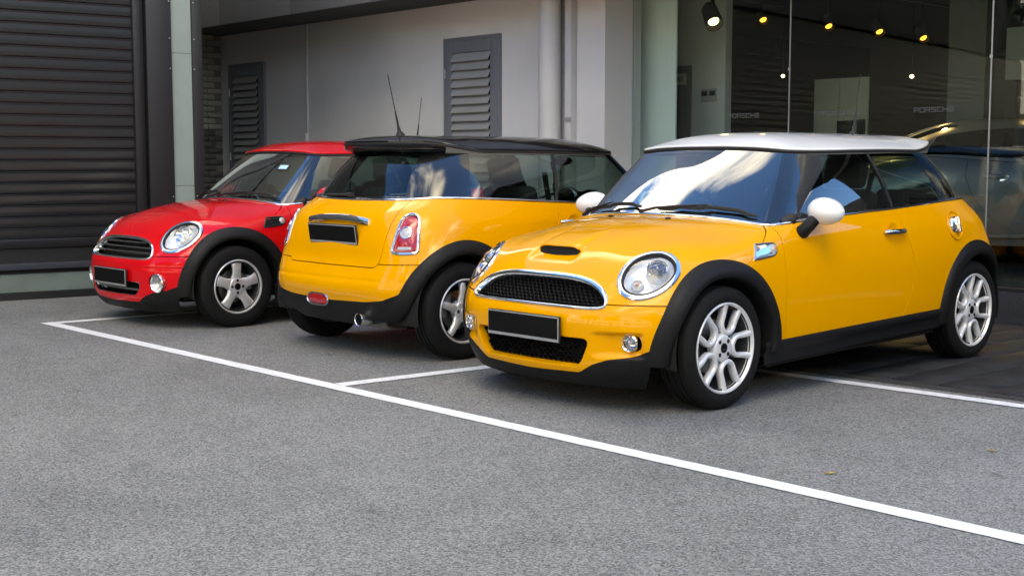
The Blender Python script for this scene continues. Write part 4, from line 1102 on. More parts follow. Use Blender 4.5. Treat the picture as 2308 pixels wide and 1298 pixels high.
    if kind == 'S':
        mesh_fill(lambda y, z: gr_shape(np.array([y]), np.array([z]), -.010)[0], -.47, .47, .525, .66, .03, .030, .0150, .0017, gr, 'grille_mesh')
    else:
        for zc in (.555, .590, .625):
            ys = np.linspace(-.45, .45, 41); ys = [y for y in ys if gr_shape(np.array([y]), np.array([zc]), -.016)[0] > 0]; P = []; N = []
            for y in ys: h = low_hit_x(abs(y), zc); P.append(h[0] * np.array([1, 1, 1]) * np.array([1, math.copysign(1, y), 1]) - np.array([.004, 0, 0])); N.append(np.array([1, 0, 0.]))
            put('grille_bar', fix(sweep(P, N, [(.008, -.03), (.009, .0), (.0, .007), (-.009, .0), (-.008, -.03)], False)), M_DCH, gr, angle=60)
    # lower intake
    hy, z0, z1, rr = (.425, .220, .374, .045) if kind == 'S' else (.405, .243, .345, .045)
    out = []
    for k in range(4):
        cx, cz = [(hy - rr, z1 - rr), (-hy + rr, z1 - rr), (-hy + rr, z0 + rr), (hy - rr, z0 + rr)][k]
        for j in range(8):
            a = math.pi / 2 * (k + j / 7.); out.append((cx + rr * math.cos(a), cz + rr * math.sin(a)))
    out = [(y * (1 - .17 * (z1 - z) / (z1 - z0)), z) for y, z in out]
    out = resample(out, 90); P = []; N = []
    for y, z in out:
        h = low_hit_x(abs(y), z); P.append(h[0] * np.array([1, math.copysign(1, y), 1])); N.append(h[1] * np.array([1, math.copysign(1, y), 1]))
    lg = part('lower_intake', fix(sweep(P, N, [(.002, -.004), (.002, .0005), (-.005, -.002), (-.006, -.05)])), paint if kind == 'S' else M_DCH, angle=50)
    put('intake_backing', Geo([(p[0] - .08, p[1], p[2]) for p in P], [list(range(90))]), M_VOID, lg, smooth=False)
    ins = lambda y, z: rbox_shape(np.array([y]), np.array([z]), hy - .022, z0 + .006, z1 - .006, rr)[0]
    if kind == 'S': mesh_fill(ins, -.40, .40, z0 + .01, z1, .035, .034, .0165, .0017, lg, 'intake_mesh')
    else:
        P2 = []
        for y in np.linspace(-.39, .39, 31): h = low_hit_x(abs(y), .288); P2.append((h[0][0] - .012, y, .288))
        put('intake_bar', fix(sweep(P2, np.tile([1., 0, 0], (31, 1)), [(.006, -.03), (.007, .0), (-.007, .0), (-.006, -.03)], False)), M_DCH, lg)
    # fog lamps
    for sgn in (1, -1):
        mir = (lambda g: g) if sgn > 0 else (lambda g: g.mirror())
        h = low_hit_x(fy, fz); c = h[0] - h[1] * (.020 if kind == 'S' else 0); nn = h[1] * .45 + np.array([.8, 0.05, 0]); nn /= np.linalg.norm(nn)
        e1 = np.cross((0, 0, 1), nn); e1 /= np.linalg.norm(e1); Z = Matrix.Translation(Vector(c)) @ Matrix(np.column_stack([e1, np.cross(nn, e1), nn]).tolist()).to_4x4()
        if kind == 'S':
            fl = put('fog_lamp', mir(fix(lathe([(frad + .004, -.02), (frad + .004, .002), (frad - .002, .008), (frad - .007, .004), (frad - .009, -.02)], 36, 'z')).xf(Z)), M_CHR, root)
            put('reflector', mir(fix(lathe([(.0, -.035), (.02, -.032), (frad - .008, -.004)], 32, 'z')).xf(Z)), M_CHR, fl)
            put('lens', mir(fix(lathe([(.0, .012), (.02, .010), (frad - .008, .002)], 32, 'z')).xf(Z)), M_LENS, fl)
            put('bulb', mir(fix(lathe([(.0, .0), (.010, -.004), (.012, -.03)], 16, 'z')).xf(Z)), M_CLR, fl)
        else:
            fl = put('fog_lamp', mir(fix(lathe([(frad + .003, -.02), (frad + .003, .003), (frad - .002, .007), (frad - .006, .003), (frad - .008, -.006)], 40, 'z')).xf(Z)), M_CHR, root)
            put('lamp_bowl', mir(fix(lathe([(.0, -.045), (.035, -.04), (frad - .008, -.004)], 40, 'z')).xf(Z)), mat('lamp_bowl_satin', (.55, .56, .57), .28, metal=.95), fl)
            put('lens', mir(fix(lathe([(.0, .006), (.014, .004), (.024, -.006), (.026, -.03)], 28, 'z')).xf(Z @ Matrix.Translation((.030, 0, -.018)))), M_CLR, fl)
    # number plates
    def plate(front):
        if front:
            zc = .403 if kind == 'S' else .370; xx = 1.866
            g = box(.012, .530, .132, (0, 0, 0), .004).xf(Matrix.Translation((xx - .002, 0, zc)))
            pl = part('number_plate', g, M_RUB)
            put('plate_frame', box(.004, .522, .124, (xx + .006, 0, zc), .0015), M_PLF, pl)
            put('plate_face', box(.004, .512, .104, (xx + .0085, 0, zc + .005), .001), M_PLT, pl)
        else:
            zc = .770; h = shoot(TLOW, (-3, .01, zc), (1, 0, 0)); xx = h[0][0]; tilt = -.14
            Mx = Matrix.Translation((xx - .010, 0, zc)) @ Matrix.Rotation(tilt, 4, 'Y')
            pl = part('number_plate', box(.016, .528, .128, (0, 0, 0), .004).xf(Mx), M_RUB)
            put('plate_frame', box(.004, .520, .120, (-.008, 0, 0), .0015).xf(Mx), M_PLF, pl)
            put('plate_face', box(.004, .510, .100, (-.0105, 0, .005), .001).xf(Mx), M_PLT, pl)
    plate(True); plate(False)
    # tailgate handle bar
    P = []; ys = np.linspace(-.33, .33, 25); V = []
    for y in ys:
        h = shoot(TLOW, (-3, max(abs(y), .001), .872 - .02 * (y / .33) ** 2), (1, 0, 0)); c = h[0] * np.array([1, math.copysign(1, y), 1]); s = 1 - .55 * abs(y / .33) ** 4
        for a, b in ((.004, .026), (-.018, .024), (-.034, .008), (-.036, -.012), (-.026, -.022), (.004, -.024)): V.append(c + np.array([a * (1 if a > 0 else s), 0, b * (.55 + .45 * s)]))
    m = 6; part('tailgate_handle', fix(Geo(V, [[i * m + j, i * m + (j + 1) % m, (i + 1) * m + (j + 1) % m, (i + 1) * m + j] for i in range(24) for j in range(m)] + [list(range(m)), [24 * m + j for j in range(m)]])), M_CHR, gate, angle=40)
    # tail lamps
    Q = tl_outline(72)
    TP, TN = ring_from([TL_C + TL_E1 * u + TL_E2 * v for u, v in Q], d=TL_N)
    for sgn in (1, -1):
        mir = (lambda g: g) if sgn > 0 else (lambda g: g.mirror())
        tl = put('tail_lamp', mir(fix(sweep(TP, TN, [(.005, -.006), (.006, .005), (.001, .010), (-.008, .010), (-.013, .004), (-.014, -.01)]))), M_CHR, root)
        def fo(a):
            k = a / (2 * math.pi) * 72; return Q[int(k) % 72] * .88
        put('red_lens', mir(fix(patch(TLOW, TL_C, TL_E1, TL_E2, TL_N, fo, na=72, bulge=.012, lift=.001))), M_REDL, tl)
        def fc(a): return (.040 * math.cos(a) - .012, .040 * math.sin(a) + .005)
        put('clear_lens', mir(fix(patch(TLOW, TL_C + TL_E1 * -.012 + TL_E2 * .005, TL_E1, TL_E2, TL_N, lambda a: (.033 * math.cos(a), .033 * math.sin(a)), na=40, bulge=.006, lift=.0135))), M_CLR, tl)
        rp, rn = ring_from([TL_C + TL_E1 * (-.012 + .034 * math.cos(a)) + TL_E2 * (.005 + .034 * math.sin(a)) for a in np.linspace(0, 2 * math.pi, 40, endpoint=False)], d=TL_N)
        put('lens_ring', mir(fix(sweep(rp, rn, [(.003, .008), (.003, .0165), (-.002, .017), (-.003, .008)]))), M_CHR, tl)
        put('reversing_lamp', mir(fix(patch(TLOW, TL_C + TL_E1 * -.008 + TL_E2 * -.088, TL_E1, TL_E2, TL_N, lambda a: (.045 * math.copysign(abs(math.cos(a)) ** .4, math.cos(a)), .009 * math.copysign(abs(math.sin(a)) ** .4, math.sin(a))), na=32, lift=.0095))), M_CLR, tl)
    # rear fog lamp, exhaust, rear wiper
    h = shoot(TLOW, (-3, .068, .352), (1, 0, 0)); c = h[0]
    def pill(a, b, n=32): return [(a * math.copysign(abs(math.cos(t)) ** .55, math.cos(t)), b * math.copysign(abs(math.sin(t)) ** .8, math.sin(t))) for t in np.linspace(0, 2 * math.pi, n, endpoint=False)]
    P = np.array([(c[0] - .004, .068 + u, .352 + v) for u, v in pill(.115, .036)]); N = np.tile([-1., 0, 0], (32, 1))
    rfl = part('rear_fog_lamp', fix(sweep(P, N, [(-.008, -.02), (-.007, .006), (.0, .012), (.006, .006), (.008, -.02)])), M_DCH)
    P2 = [(c[0] - .009, .068 + u, .352 + v) for u, v in pill(.108, .030)]
    put('red_lens', fix(Geo(P2 + [(c[0] - .016, .068 + u * .6, .352 + v * .6) for u, v in pill(.108, .030)], [[i, (i + 1) % 32, 32 + (i + 1) % 32, 32 + i] for i in range(32)] + [list(range(32, 64))])), M_REDL, rfl)
    ex = [(.036, .0), (.040, -.004), (.041, .0), (.041, .10), (.036, .10), (.036, .0)]
    part('exhaust', fix(lathe([(.033, -.30), (.036, .0), (.040, .004), (.042, -.002), (.042, -.09), (.040, -.10), (.037, -.30)], 36, 'x')).xf(Matrix.Translation((-1.735, -.370, .255)) @ Matrix.Rotation(math.pi, 4, 'Z')), M_CHR)
    part('exhaust_bore', fix(lathe([(.0, -.06), (.0335, -.06)], 24, 'x')).xf(Matrix.Translation((-1.735, -.370, .255)) @ Matrix.Rotation(math.pi, 4, 'Z')), M_VOID)
    part('silencer', fix(tube([(-1.45, -.36, .25), (-1.45, .45, .25)], .085, 20)), M_CAL)
    # ---------------- wipers, nozzles
    def on_ws(y, t):
        nv2, nu2 = HSE.shape; G = HSE.V.reshape(nv2, nu2, 3); N = HSE.N.reshape(nv2, nu2, 3)
        r = int(t * (nv2 - 1)); row = G[r]; k = int(np.argmin(abs(row[:nu2 // 2, 1] - abs(y)) + 9 * (row[:nu2 // 2, 0] < .2)))
        p = row[k].copy(); n_ = N[r, k].copy(); p[1] = math.copysign(p[1], y); n_[1] = math.copysign(n_[1], y); return p, n_
    def wiper(y0, y1, piv):
        P = []
        for q in np.linspace(0, 1, 14):
            y = y0 + (y1 - y0) * q; p, n_ = on_ws(y, .055 + .05 * math.sin(q * 2.2)); P.append(p + n_ * (.016 + .006 * math.sin(q * math.pi)))
        wp = part('wiper', tube(P, [.005] + [.0075] * 12 + [.004], 8, flat=1.4), M_RUB, smooth=True)
        p, n_ = on_ws(piv, .005); mid = P[7]
        arm = [p + n_ * .02, p + n_ * .035 + (mid - p) * .25, p + n_ * .03 + (mid - p) * .6, np.array(mid) + n_ * .018]
        put('wiper_arm', tube(arm, [.013, .011, .009, .006], 8, flat=.7), M_RUB, wp)
    wiper(.02, .60, -.10); wiper(-.62, -.12, -.66)
    for y in (.21, -.21):
        h = shoot(TLOW, (1.0, abs(y), 3), (0, 0, -1)); p = h[0] * np.array([1, math.copysign(1, y), 1])
        part('washer_nozzle', box(.028, .020, .012, tuple(p + np.array([0, 0, .004])), .004), M_RUB, hood)
    part('scuttle_tray', fix(tube([(np.array(on_ws(y, .0)[0]) + np.array([.010, 0, .003])) for y in np.linspace(-.56, .56, 25)], .007, 6, flat=.6)), M_RUB)
    if spec.get('unit'):
        p, n_ = on_ws(.36, .66); Zu = Matrix.Translation(Vector(p - n_ * .012)) @ Vector(n_).to_track_quat('Z', 'X').to_matrix().to_4x4()
        un = part('toll_unit', box(.060, .105, .02, (0, 0, 0), .005).xf(Zu), M_RUB); put('screen', box(.044, .085, .004, (0, 0, .011), .001).xf(Zu), mat('unit_screen', (.45, .72, .85), .3), un)
    P = []; 
    for q in np.linspace(0, 1, 10):
        h = shoot(BV_H, (-3, .02 + .34 * q, 1.012 - .006 * q), (1, 0, 0))
        if h: P.append(h[0] + np.array([-.016, 0, .004]))
    if len(P) > 3:
        rwp = part('rear_wiper', tube(P, [.022, .020] + [.011] * (len(P) - 3) + [.007], 10, flat=.8), M_RUB)
    # ---------------- flank: scuttle badge, mirror, handle, fuel cap
    for sgn in (1, -1):
        mir = (lambda g: g) if sgn > 0 else (lambda g: g.mirror())
        def fl(x, z): h = shoot(TLOW, (x, 2, z), (0, -1, 0)); return h
        out = [(1.005, .735), (.960, .808), (.845, .812), (.822, .806), (.812, .788), (.818, .766), (.845, .750), (.95, .738)]
        out = resample(out, 48); P = []; N = []
        for x, z in out: h = fl(x, z); P.append(h[0]); N.append(h[1])
        P.reverse(); N.reverse()
        sc = put('side_scuttle', mir(fix(sweep(P, N, [(.004, -.004), (.004, .005), (-.003, .008), (-.008, .004), (-.009, -.01)]))), M_CHR if kind == 'S' else M_RUB, root)
        cc = np.mean(P, 0); put('scuttle_insert', mir(fix(Geo([p - (p - cc) * .08 + np.array(n_) * .002 for p, n_ in zip(P, N)] + [cc + np.array([0, .006, 0])], [[i, (i + 1) % 48, 48] for i in range(48)]))), M_CHR if kind == 'S' else M_PLA, sc)
        if kind != 'S':
            for zz in (.755, .775, .795):
                P = [fl(x, zz + (x - .9) * -.05)[0] + np.array([0, .006, 0]) for x in np.linspace(.86, .955, 8)]; put('scuttle_rib', mir(tube(P, .004, 6)), M_RUB, sc)
        h = fl(.838, .783); nn = h[1]; e1 = np.cross((0, 0, 1), nn); e1 /= np.linalg.norm(e1); Z = Matrix.Translation(Vector(h[0])) @ Matrix(np.column_stack([e1, np.cross(nn, e1), nn]).tolist()).to_4x4()
        put('indicator', mir(fix(lathe([(.0, .016), (.014, .014), (.024, .006), (.026, -.004)], 28, 'z')).xf(Z)), M_CLR, sc)
        put('indicator_bulb', mir(fix(lathe([(.0, .0175), (.006, .0168), (.009, .014)], 16, 'z')).xf(Z)), M_AMB, sc)
        # mirror: egg housing on a stubby arm
        hs = bmesh.new(); bmesh.ops.create_uvsphere(hs, u_segments=32, v_segments=18, radius=1)
        for v in hs.verts:
            x, y, z = v.co; tap = 1 - .12 * y; cut = x if x > -.45 else -.45 + (x + .45) * .15
            v.co = Vector((cut * .088, y * .112, z * .073 * tap))
        egg = from_bm(hs).xf((Matrix.Translation((.42, .800, .965)) @ Matrix.Rotation(R(-72), 4, 'Z') if spec.get('fold') else Matrix.Translation((.480, .855, .968)) @ Matrix.Rotation(R(-14), 4, 'Z')) @ Matrix.Rotation(R(-4), 4, 'X'))
        mo = put('mirror', mir(egg), mirrorm, root, angle=60)
        put('mirror_glass', mir(fix(lathe([(.0, .0), (1, .0)], 32, 'x')).xf((Matrix.Translation((.405, .755, .965)) @ Matrix.Rotation(R(-72), 4, 'Z') if spec.get('fold') else Matrix.Translation((.432, .844, .968)) @ Matrix.Rotation(R(-14), 4, 'Z')) @ Matrix.Diagonal((1, .094, .060, 1)))), M_CHR, mo)
        fold = spec.get('fold')
        arm = [(.575, .735, .850), (.570, .772, .860), (.555, .800, .895), (.525, .825, .935), (.505, .840, .955)]
        if fold: arm = [(.60, .735, .868), (.575, .765, .88), (.53, .80, .91), (.50, .82, .94)]
        put('mirror_arm', mir(tube(arm, [.040, .042, .038, .034, .030][:len(arm)], 14, flat=.9)), M_PLA, mo)
        put('mirror_mount', mir(fix(tube([(.66, .700, .905), (.60, .716, .925), (.55, .718, .93)], [.02, .035, .015], 10))), M_RUB, mo)
        # handle
        P = []
        for q in np.linspace(0, 1, 13):
            x = -.185 - .215 * q; h = fl(x, .832); P.append(h[0] + np.array([0, .012 + .022 * math.sin(math.pi * min(1, max(0, q)) ) ** .6, 0]))
        hd = put('door_handle', mir(tube(P, [.008, .012] + [.0135] * 9 + [.012, .008], 10, flat=1.15)), M_CHR, dL if sgn > 0 else dR)
        h = fl(-.275, .832)
        dish = fix(lathe([(.0, -.010), (.03, -.006), (.046, .0012), (.052, .0014), (.055, .0)], 32, 'y')).xf(Matrix.Translation(Vector(h[0]) + Vector((0, .0012, 0))))
        put('handle_recess', mir(dish), paint, dL if sgn > 0 else dR)
    # fuel filler, right-hand cars have it on the left flank
    h = shoot(TLOW, (-.985, 2, .845), (0, -1, 0)); nn = h[1]; e1 = np.cross((0, 0, 1), nn); e1 /= np.linalg.norm(e1); Z = Matrix.Translation(Vector(h[0])) @ Matrix(np.column_stack([e1, np.cross(nn, e1), nn]).tolist()).to_4x4()
    if spec.get('fuel', 1) > 0 and kind == 'S':
        fu = part('fuel_flap', fix(lathe([(.090, .0), (.088, .002), (.084, .0005), (.07, -.012), (.0, -.014)], 40, 'z')).xf(Z), paint)
        put('fuel_cap', fix(lathe([(.0, .020), (.030, .018), (.052, .010), (.058, -.004), (.058, -.012)], 36, 'z')).xf(Z), M_CHR, fu)
        put('cap_grip', box(.020, .098, .022, (0, 0, .026), .008, 3).xf(Z), M_CHR, fu)
    # aerial
    ax = spec.get('aerial', -.98); h = shoot(BV_R, (ax, .0001, 3), (0, 0, -1)); z0 = h[0][2]
    ae = part('aerial', fix(lathe([(.034, -.004), (.030, .006), (.020, .018), (.012, .032), (.008, .06), (.0065, .12), (.005, .16), (.0034, .165), (.003, .40), (.0015, .41)], 16, 'z')).xf(Matrix.Translation((ax, 0, z0)) @ Matrix.Rotation(R(spec.get('lean', -12)), 4, 'Y')), M_RUB)
    # ---------------- hood scoop
    if kind == 'S':
        V = []; n = 21; rows = 14; xm = 1.622
        for i in range(rows + 1):
            s = i / rows; x = xm - .30 * s; w = .158 - .02 * s; hgt = .030 * (1 - s) ** 1.3
            for j in range(n):
                y = -w + 2 * w * j / (n - 1); h = shoot(TLOW, (x + .0 * abs(y), max(abs(y), .001), 3), (0, 0, -1))
                k = (1 - abs(y / w) ** 8); bow = -.016 * (y / w) ** 2 * (1 - s)
                V.append((x + bow, y, h[0][2] + hgt * k + (.0015 if 0 < j < n - 1 and i < rows else -.002) + bow * -.55 * 0))
        F = [[i * n + j, i * n + j + 1, (i + 1) * n + j + 1, (i + 1) * n + j] for i in range(rows) for j in range(n - 1)]
        sc = part('hood_scoop', fix(Geo(V, F)), paint, hood, angle=60)
        lip = [np.array(V[j]) for j in range(n)]
        mouth = [p + np.array([.004, 0, -.002]) for p in lip]; low = []
        for j in range(n):
            p = lip[j]; w = abs(-.150 + .300 * j / (n - 1)); h = shoot(TLOW, (p[0] + .018, max(abs(p[1]), .001), 3), (0, 0, -1)); low.append(np.array((p[0] + .004, p[1], h[0][2] - .013)))
        mv = [p - np.array([.006, 0, .004]) for p in lip] + low
        part('scoop_mouth', Geo(mv, [[j, j + 1, n + j + 1, n + j] for j in range(1, n - 2)]), M_VOID, sc if False else hood, smooth=False)
        part('scoop_lip', tube([p + np.array([.001, 0, -.003]) for p in lip[1:-1]], .005, 8), paint, hood)
    # ---------------- cabin
    part('cabin_floor', boxb(-1.40, 1.0, -.66, .66, .22, .30), M_TRIM, smooth=False)
    part('rear_shelf', boxb(-1.45, -1.02, -.52, .52, .86, .89, .02), M_TRIM)
    V = []
    dash = [(.735, .90), (.62, .925), (.44, .905), (.38, .85), (.40, .70), (.48, .55), (.735, .50)]
    D = Geo([(x, y, z) for y in (-.64, .64) for x, z in dash], [list(range(7)), list(range(7, 14))[::-1]] + [[i, (i + 1) % 7, 7 + (i + 1) % 7, 7 + i] for i in range(7)])
    db = part('dashboard', fix(D), M_TRIM, angle=30)
    sd_ = spec.get('wheel_side', -1)      # steering wheel on the right-hand side of the car
    st = fix(lathe([(.170 + .016 * math.cos(t), .016 * math.sin(t)) for t in np.linspace(0, 2 * math.pi, 13)], 40, 'x'))
    Ms = Matrix.Translation((.30, .34 * sd_, .855)) @ Matrix.Rotation(R(22), 4, 'Y')
    sw = part('steering_wheel', st.xf(Ms), M_RUB)
    put('wheel_hub', fix(lathe([(.0, -.03), (.05, -.028), (.065, .0), (.05, .03)], 24, 'x')).xf(Ms), M_TRIM, sw)
    for a in (R(0), R(130), R(230)):
        put('wheel_spoke', tube([Ms @ Vector((0, .05 * math.cos(a), .05 * math.sin(a))), Ms @ Vector((0, .165 * math.cos(a), .165 * math.sin(a)))], .014, 8), M_DCH, sw)
    put('instrument', fix(lathe([(.0, -.02), (.11, -.02), (.12, .0), (.115, .03)], 32, 'x')).xf(Matrix.Translation((.46, 0, .925))), M_DCH, db)
    def cushion(w, h, d, bev): return box(d, w, h, (0, 0, 0), bev, 4)
    for sgn in (1, -1):
        se = part('seat', box(.50, .46, .16, (-.05, .34 * sgn, .48), .05, 4), M_SEAT)
        put('backrest', box(.13, .46, .58, (0, 0, .27), .055, 4).xf(Matrix.Translation((-.30, .34 * sgn, .52)) @ Matrix.Rotation(R(-16), 4, 'Y')), M_SEAT, se)
        put('headrest', box(.10, .27, .19, (0, 0, .67), .045, 4).xf(Matrix.Translation((-.30, .34 * sgn, .52)) @ Matrix.Rotation(R(-16), 4, 'Y')), M_SEAT, se)
        for q in (-.05, .05):
            put('headrest_post', tube([Vector(v) for v in [(Matrix.Translation((-.30, .34 * sgn, .52)) @ Matrix.Rotation(R(-16), 4, 'Y')) @ Vector((0, q, z)) for z in (.53, .62)]], .006, 8), M_CHR, se)
    rs = part('rear_seat', box(.45, 1.10, .16, (-.72, 0, .50), .05, 4), M_SEAT)
    put('backrest', box(.13, 1.10, .46, (0, 0, .22), .05, 4).xf(Matrix.Translation((-.93, 0, .52)) @ Matrix.Rotation(R(-18), 4, 'Y')), M_SEAT, rs)
    for sgn in (1, -1):
        put('headrest', box(.08, .22, .13, (0, .30 * sgn, .49), .035, 4).xf(Matrix.Translation((-.93, 0, .52)) @ Matrix.Rotation(R(-18), 4, 'Y')), M_SEAT, rs)
    rm = bmesh.new(); bmesh.ops.create_uvsphere(rm, u_segments=20, v_segments=10, radius=1)
    for v in rm.verts: v.co = Vector((v.co.x * .02, v.co.y * .115, v.co.z * .035))
    part('interior_mirror', from_bm(rm).xf(Matrix.Translation((.40, 0, 1.235))), M_TRIM)
    part('headlining', ROOF_IN.join(ROOF_IN.mirror()), mat('headlining_cloth', (.10, .10, .095), .9), smooth=True)
    for sgn in (1, -1):      # seat belts
        put('seat_belt', tube([(-.36, .60 * sgn, 1.16), (-.30, .585 * sgn, .95), (-.22, .56 * sgn, .60)], .022, 6, flat=.15), M_TRIM, root)
    # ---------------- wheels
    tr = .80 - (.205 / 2 - .006 if wheel_kind == 'S' else .178 / 2 - .006)
    for xc, sgn, rot in ((XF, 1, 0.0), (XF, -1, .3), (XR, 1, R(0)), (XR, -1, .0)):
        wheel(root, (xc, sgn * (tr - (.003 if xc > 0 else .0)), .308 if wheel_kind == 'S' else .304), sgn, wheel_kind, rot)
    # belly pan
    part('underbody', boxb(-1.50, 1.55, -.55, .55, .19, .22), M_VOID, smooth=False)
    return root
def both_c(g):
    m = g.mirror(); return g.join(m)
BV_H = bvh(HSE)
BV_R = bvh(ROOF)
ROOF_IN = Geo(ROOF.V - np.array([0, 0, .022]), [f[::-1] for f in ROOF.F])
ROOF_IN = clip(ROOF_IN, np.minimum(.26 - ROOF_IN.V[:, 0], ROOF_IN.V[:, 0] + 1.14)); 
# ------------------------------------------------------------------ silver sports car inside the showroom
SPB = np.array([
 [(2.15, 0, .16), (2.20, 0, .35), (2.15, 0, .52), (1.95, 0, .66), (1.05, 0, .86)],
 [(2.05, .42, .16), (2.10, .42, .35), (2.04, .42, .52), (1.85, .42, .66), (1.02, .36, .86)],
 [(1.70, .78, .16), (1.80, .80, .35), (1.75, .79, .54), (1.60, .70, .70), (.92, .62, .87)],
 [(1.20, .84, .17), (1.20, .88, .36), (1.20, .88, .56), (1.15, .83, .72), (.72, .715, .885)],
 [(.35, .82, .17), (.35, .87, .36), (.35, .87, .56), (.35, .845, .74), (.30, .765, .905)],
 [(-.45, .83, .18), (-.45, .875, .37), (-.45, .875, .58), (-.45, .855, .78), (-.45, .775, .935)],
 [(-.85, .86, .19), (-.85, .905, .38), (-.85, .915, .60), (-.85, .895, .80), (-.80, .77, .960)],
 [(-1.20, .87, .20), (-1.20, .925, .40), (-1.20, .935, .62), (-1.20, .900, .82), (-1.15, .73, .955)],
 [(-1.75, .78, .22), (-1.80, .83, .40), (-1.80, .83, .60), (-1.75, .78, .76), (-1.50, .62, .90)],
 [(-2.02, .45, .24), (-2.12, .47, .42), (-2.10, .46, .60), (-2.02, .43, .74), (-1.68, .36, .86)],
 [(-2.08, 0, .24), (-2.18, 0, .42), (-2.16, 0, .60), (-2.08, 0, .75), (-1.74, 0, .865)],
]).swapaxes(0, 1)
SPH = np.array([
 [(1.03, 0, .865), (.62, 0, 1.10), (.30, 0, 1.245), (.20, 0, 1.27)],
 [(1.00, .35, .865), (.60, .33, 1.09), (.28, .30, 1.235), (.18, .10, 1.268)],
 [(.90, .60, .875), (.52, .555, 1.08), (.22, .49, 1.222), (.12, .12, 1.275)],
 [(.70, .695, .89), (.38, .63, 1.07), (.12, .55, 1.215), (.05, .12, 1.285)],
 [(.30, .745, .91), (.10, .67, 1.075), (-.02, .575, 1.215), (-.02, .12, 1.290)],
 [(-.45, .755, .94), (-.42, .67, 1.09), (-.38, .565, 1.205), (-.35, .12, 1.283)],
 [(-.80, .75, .965), (-.75, .65, 1.075), (-.70, .54, 1.165), (-.65, .12, 1.245)],
 [(-1.15, .71, .96), (-1.08, .60, 1.03), (-1.00, .49, 1.09), (-.92, .12, 1.165)],
 [(-1.49, .60, .905), (-1.40, .50, .95), (-1.30, .40, .995), (-1.20, .12, 1.06)],
 [(-1.66, .35, .87), (-1.55, .29, .905), (-1.43, .22, .95), (-1.33, .08, 1.00)],
 [(-1.72, 0, .875), (-1.60, 0, .91), (-1.48, 0, .945), (-1.40, 0, .97)],
]).swapaxes(0, 1)
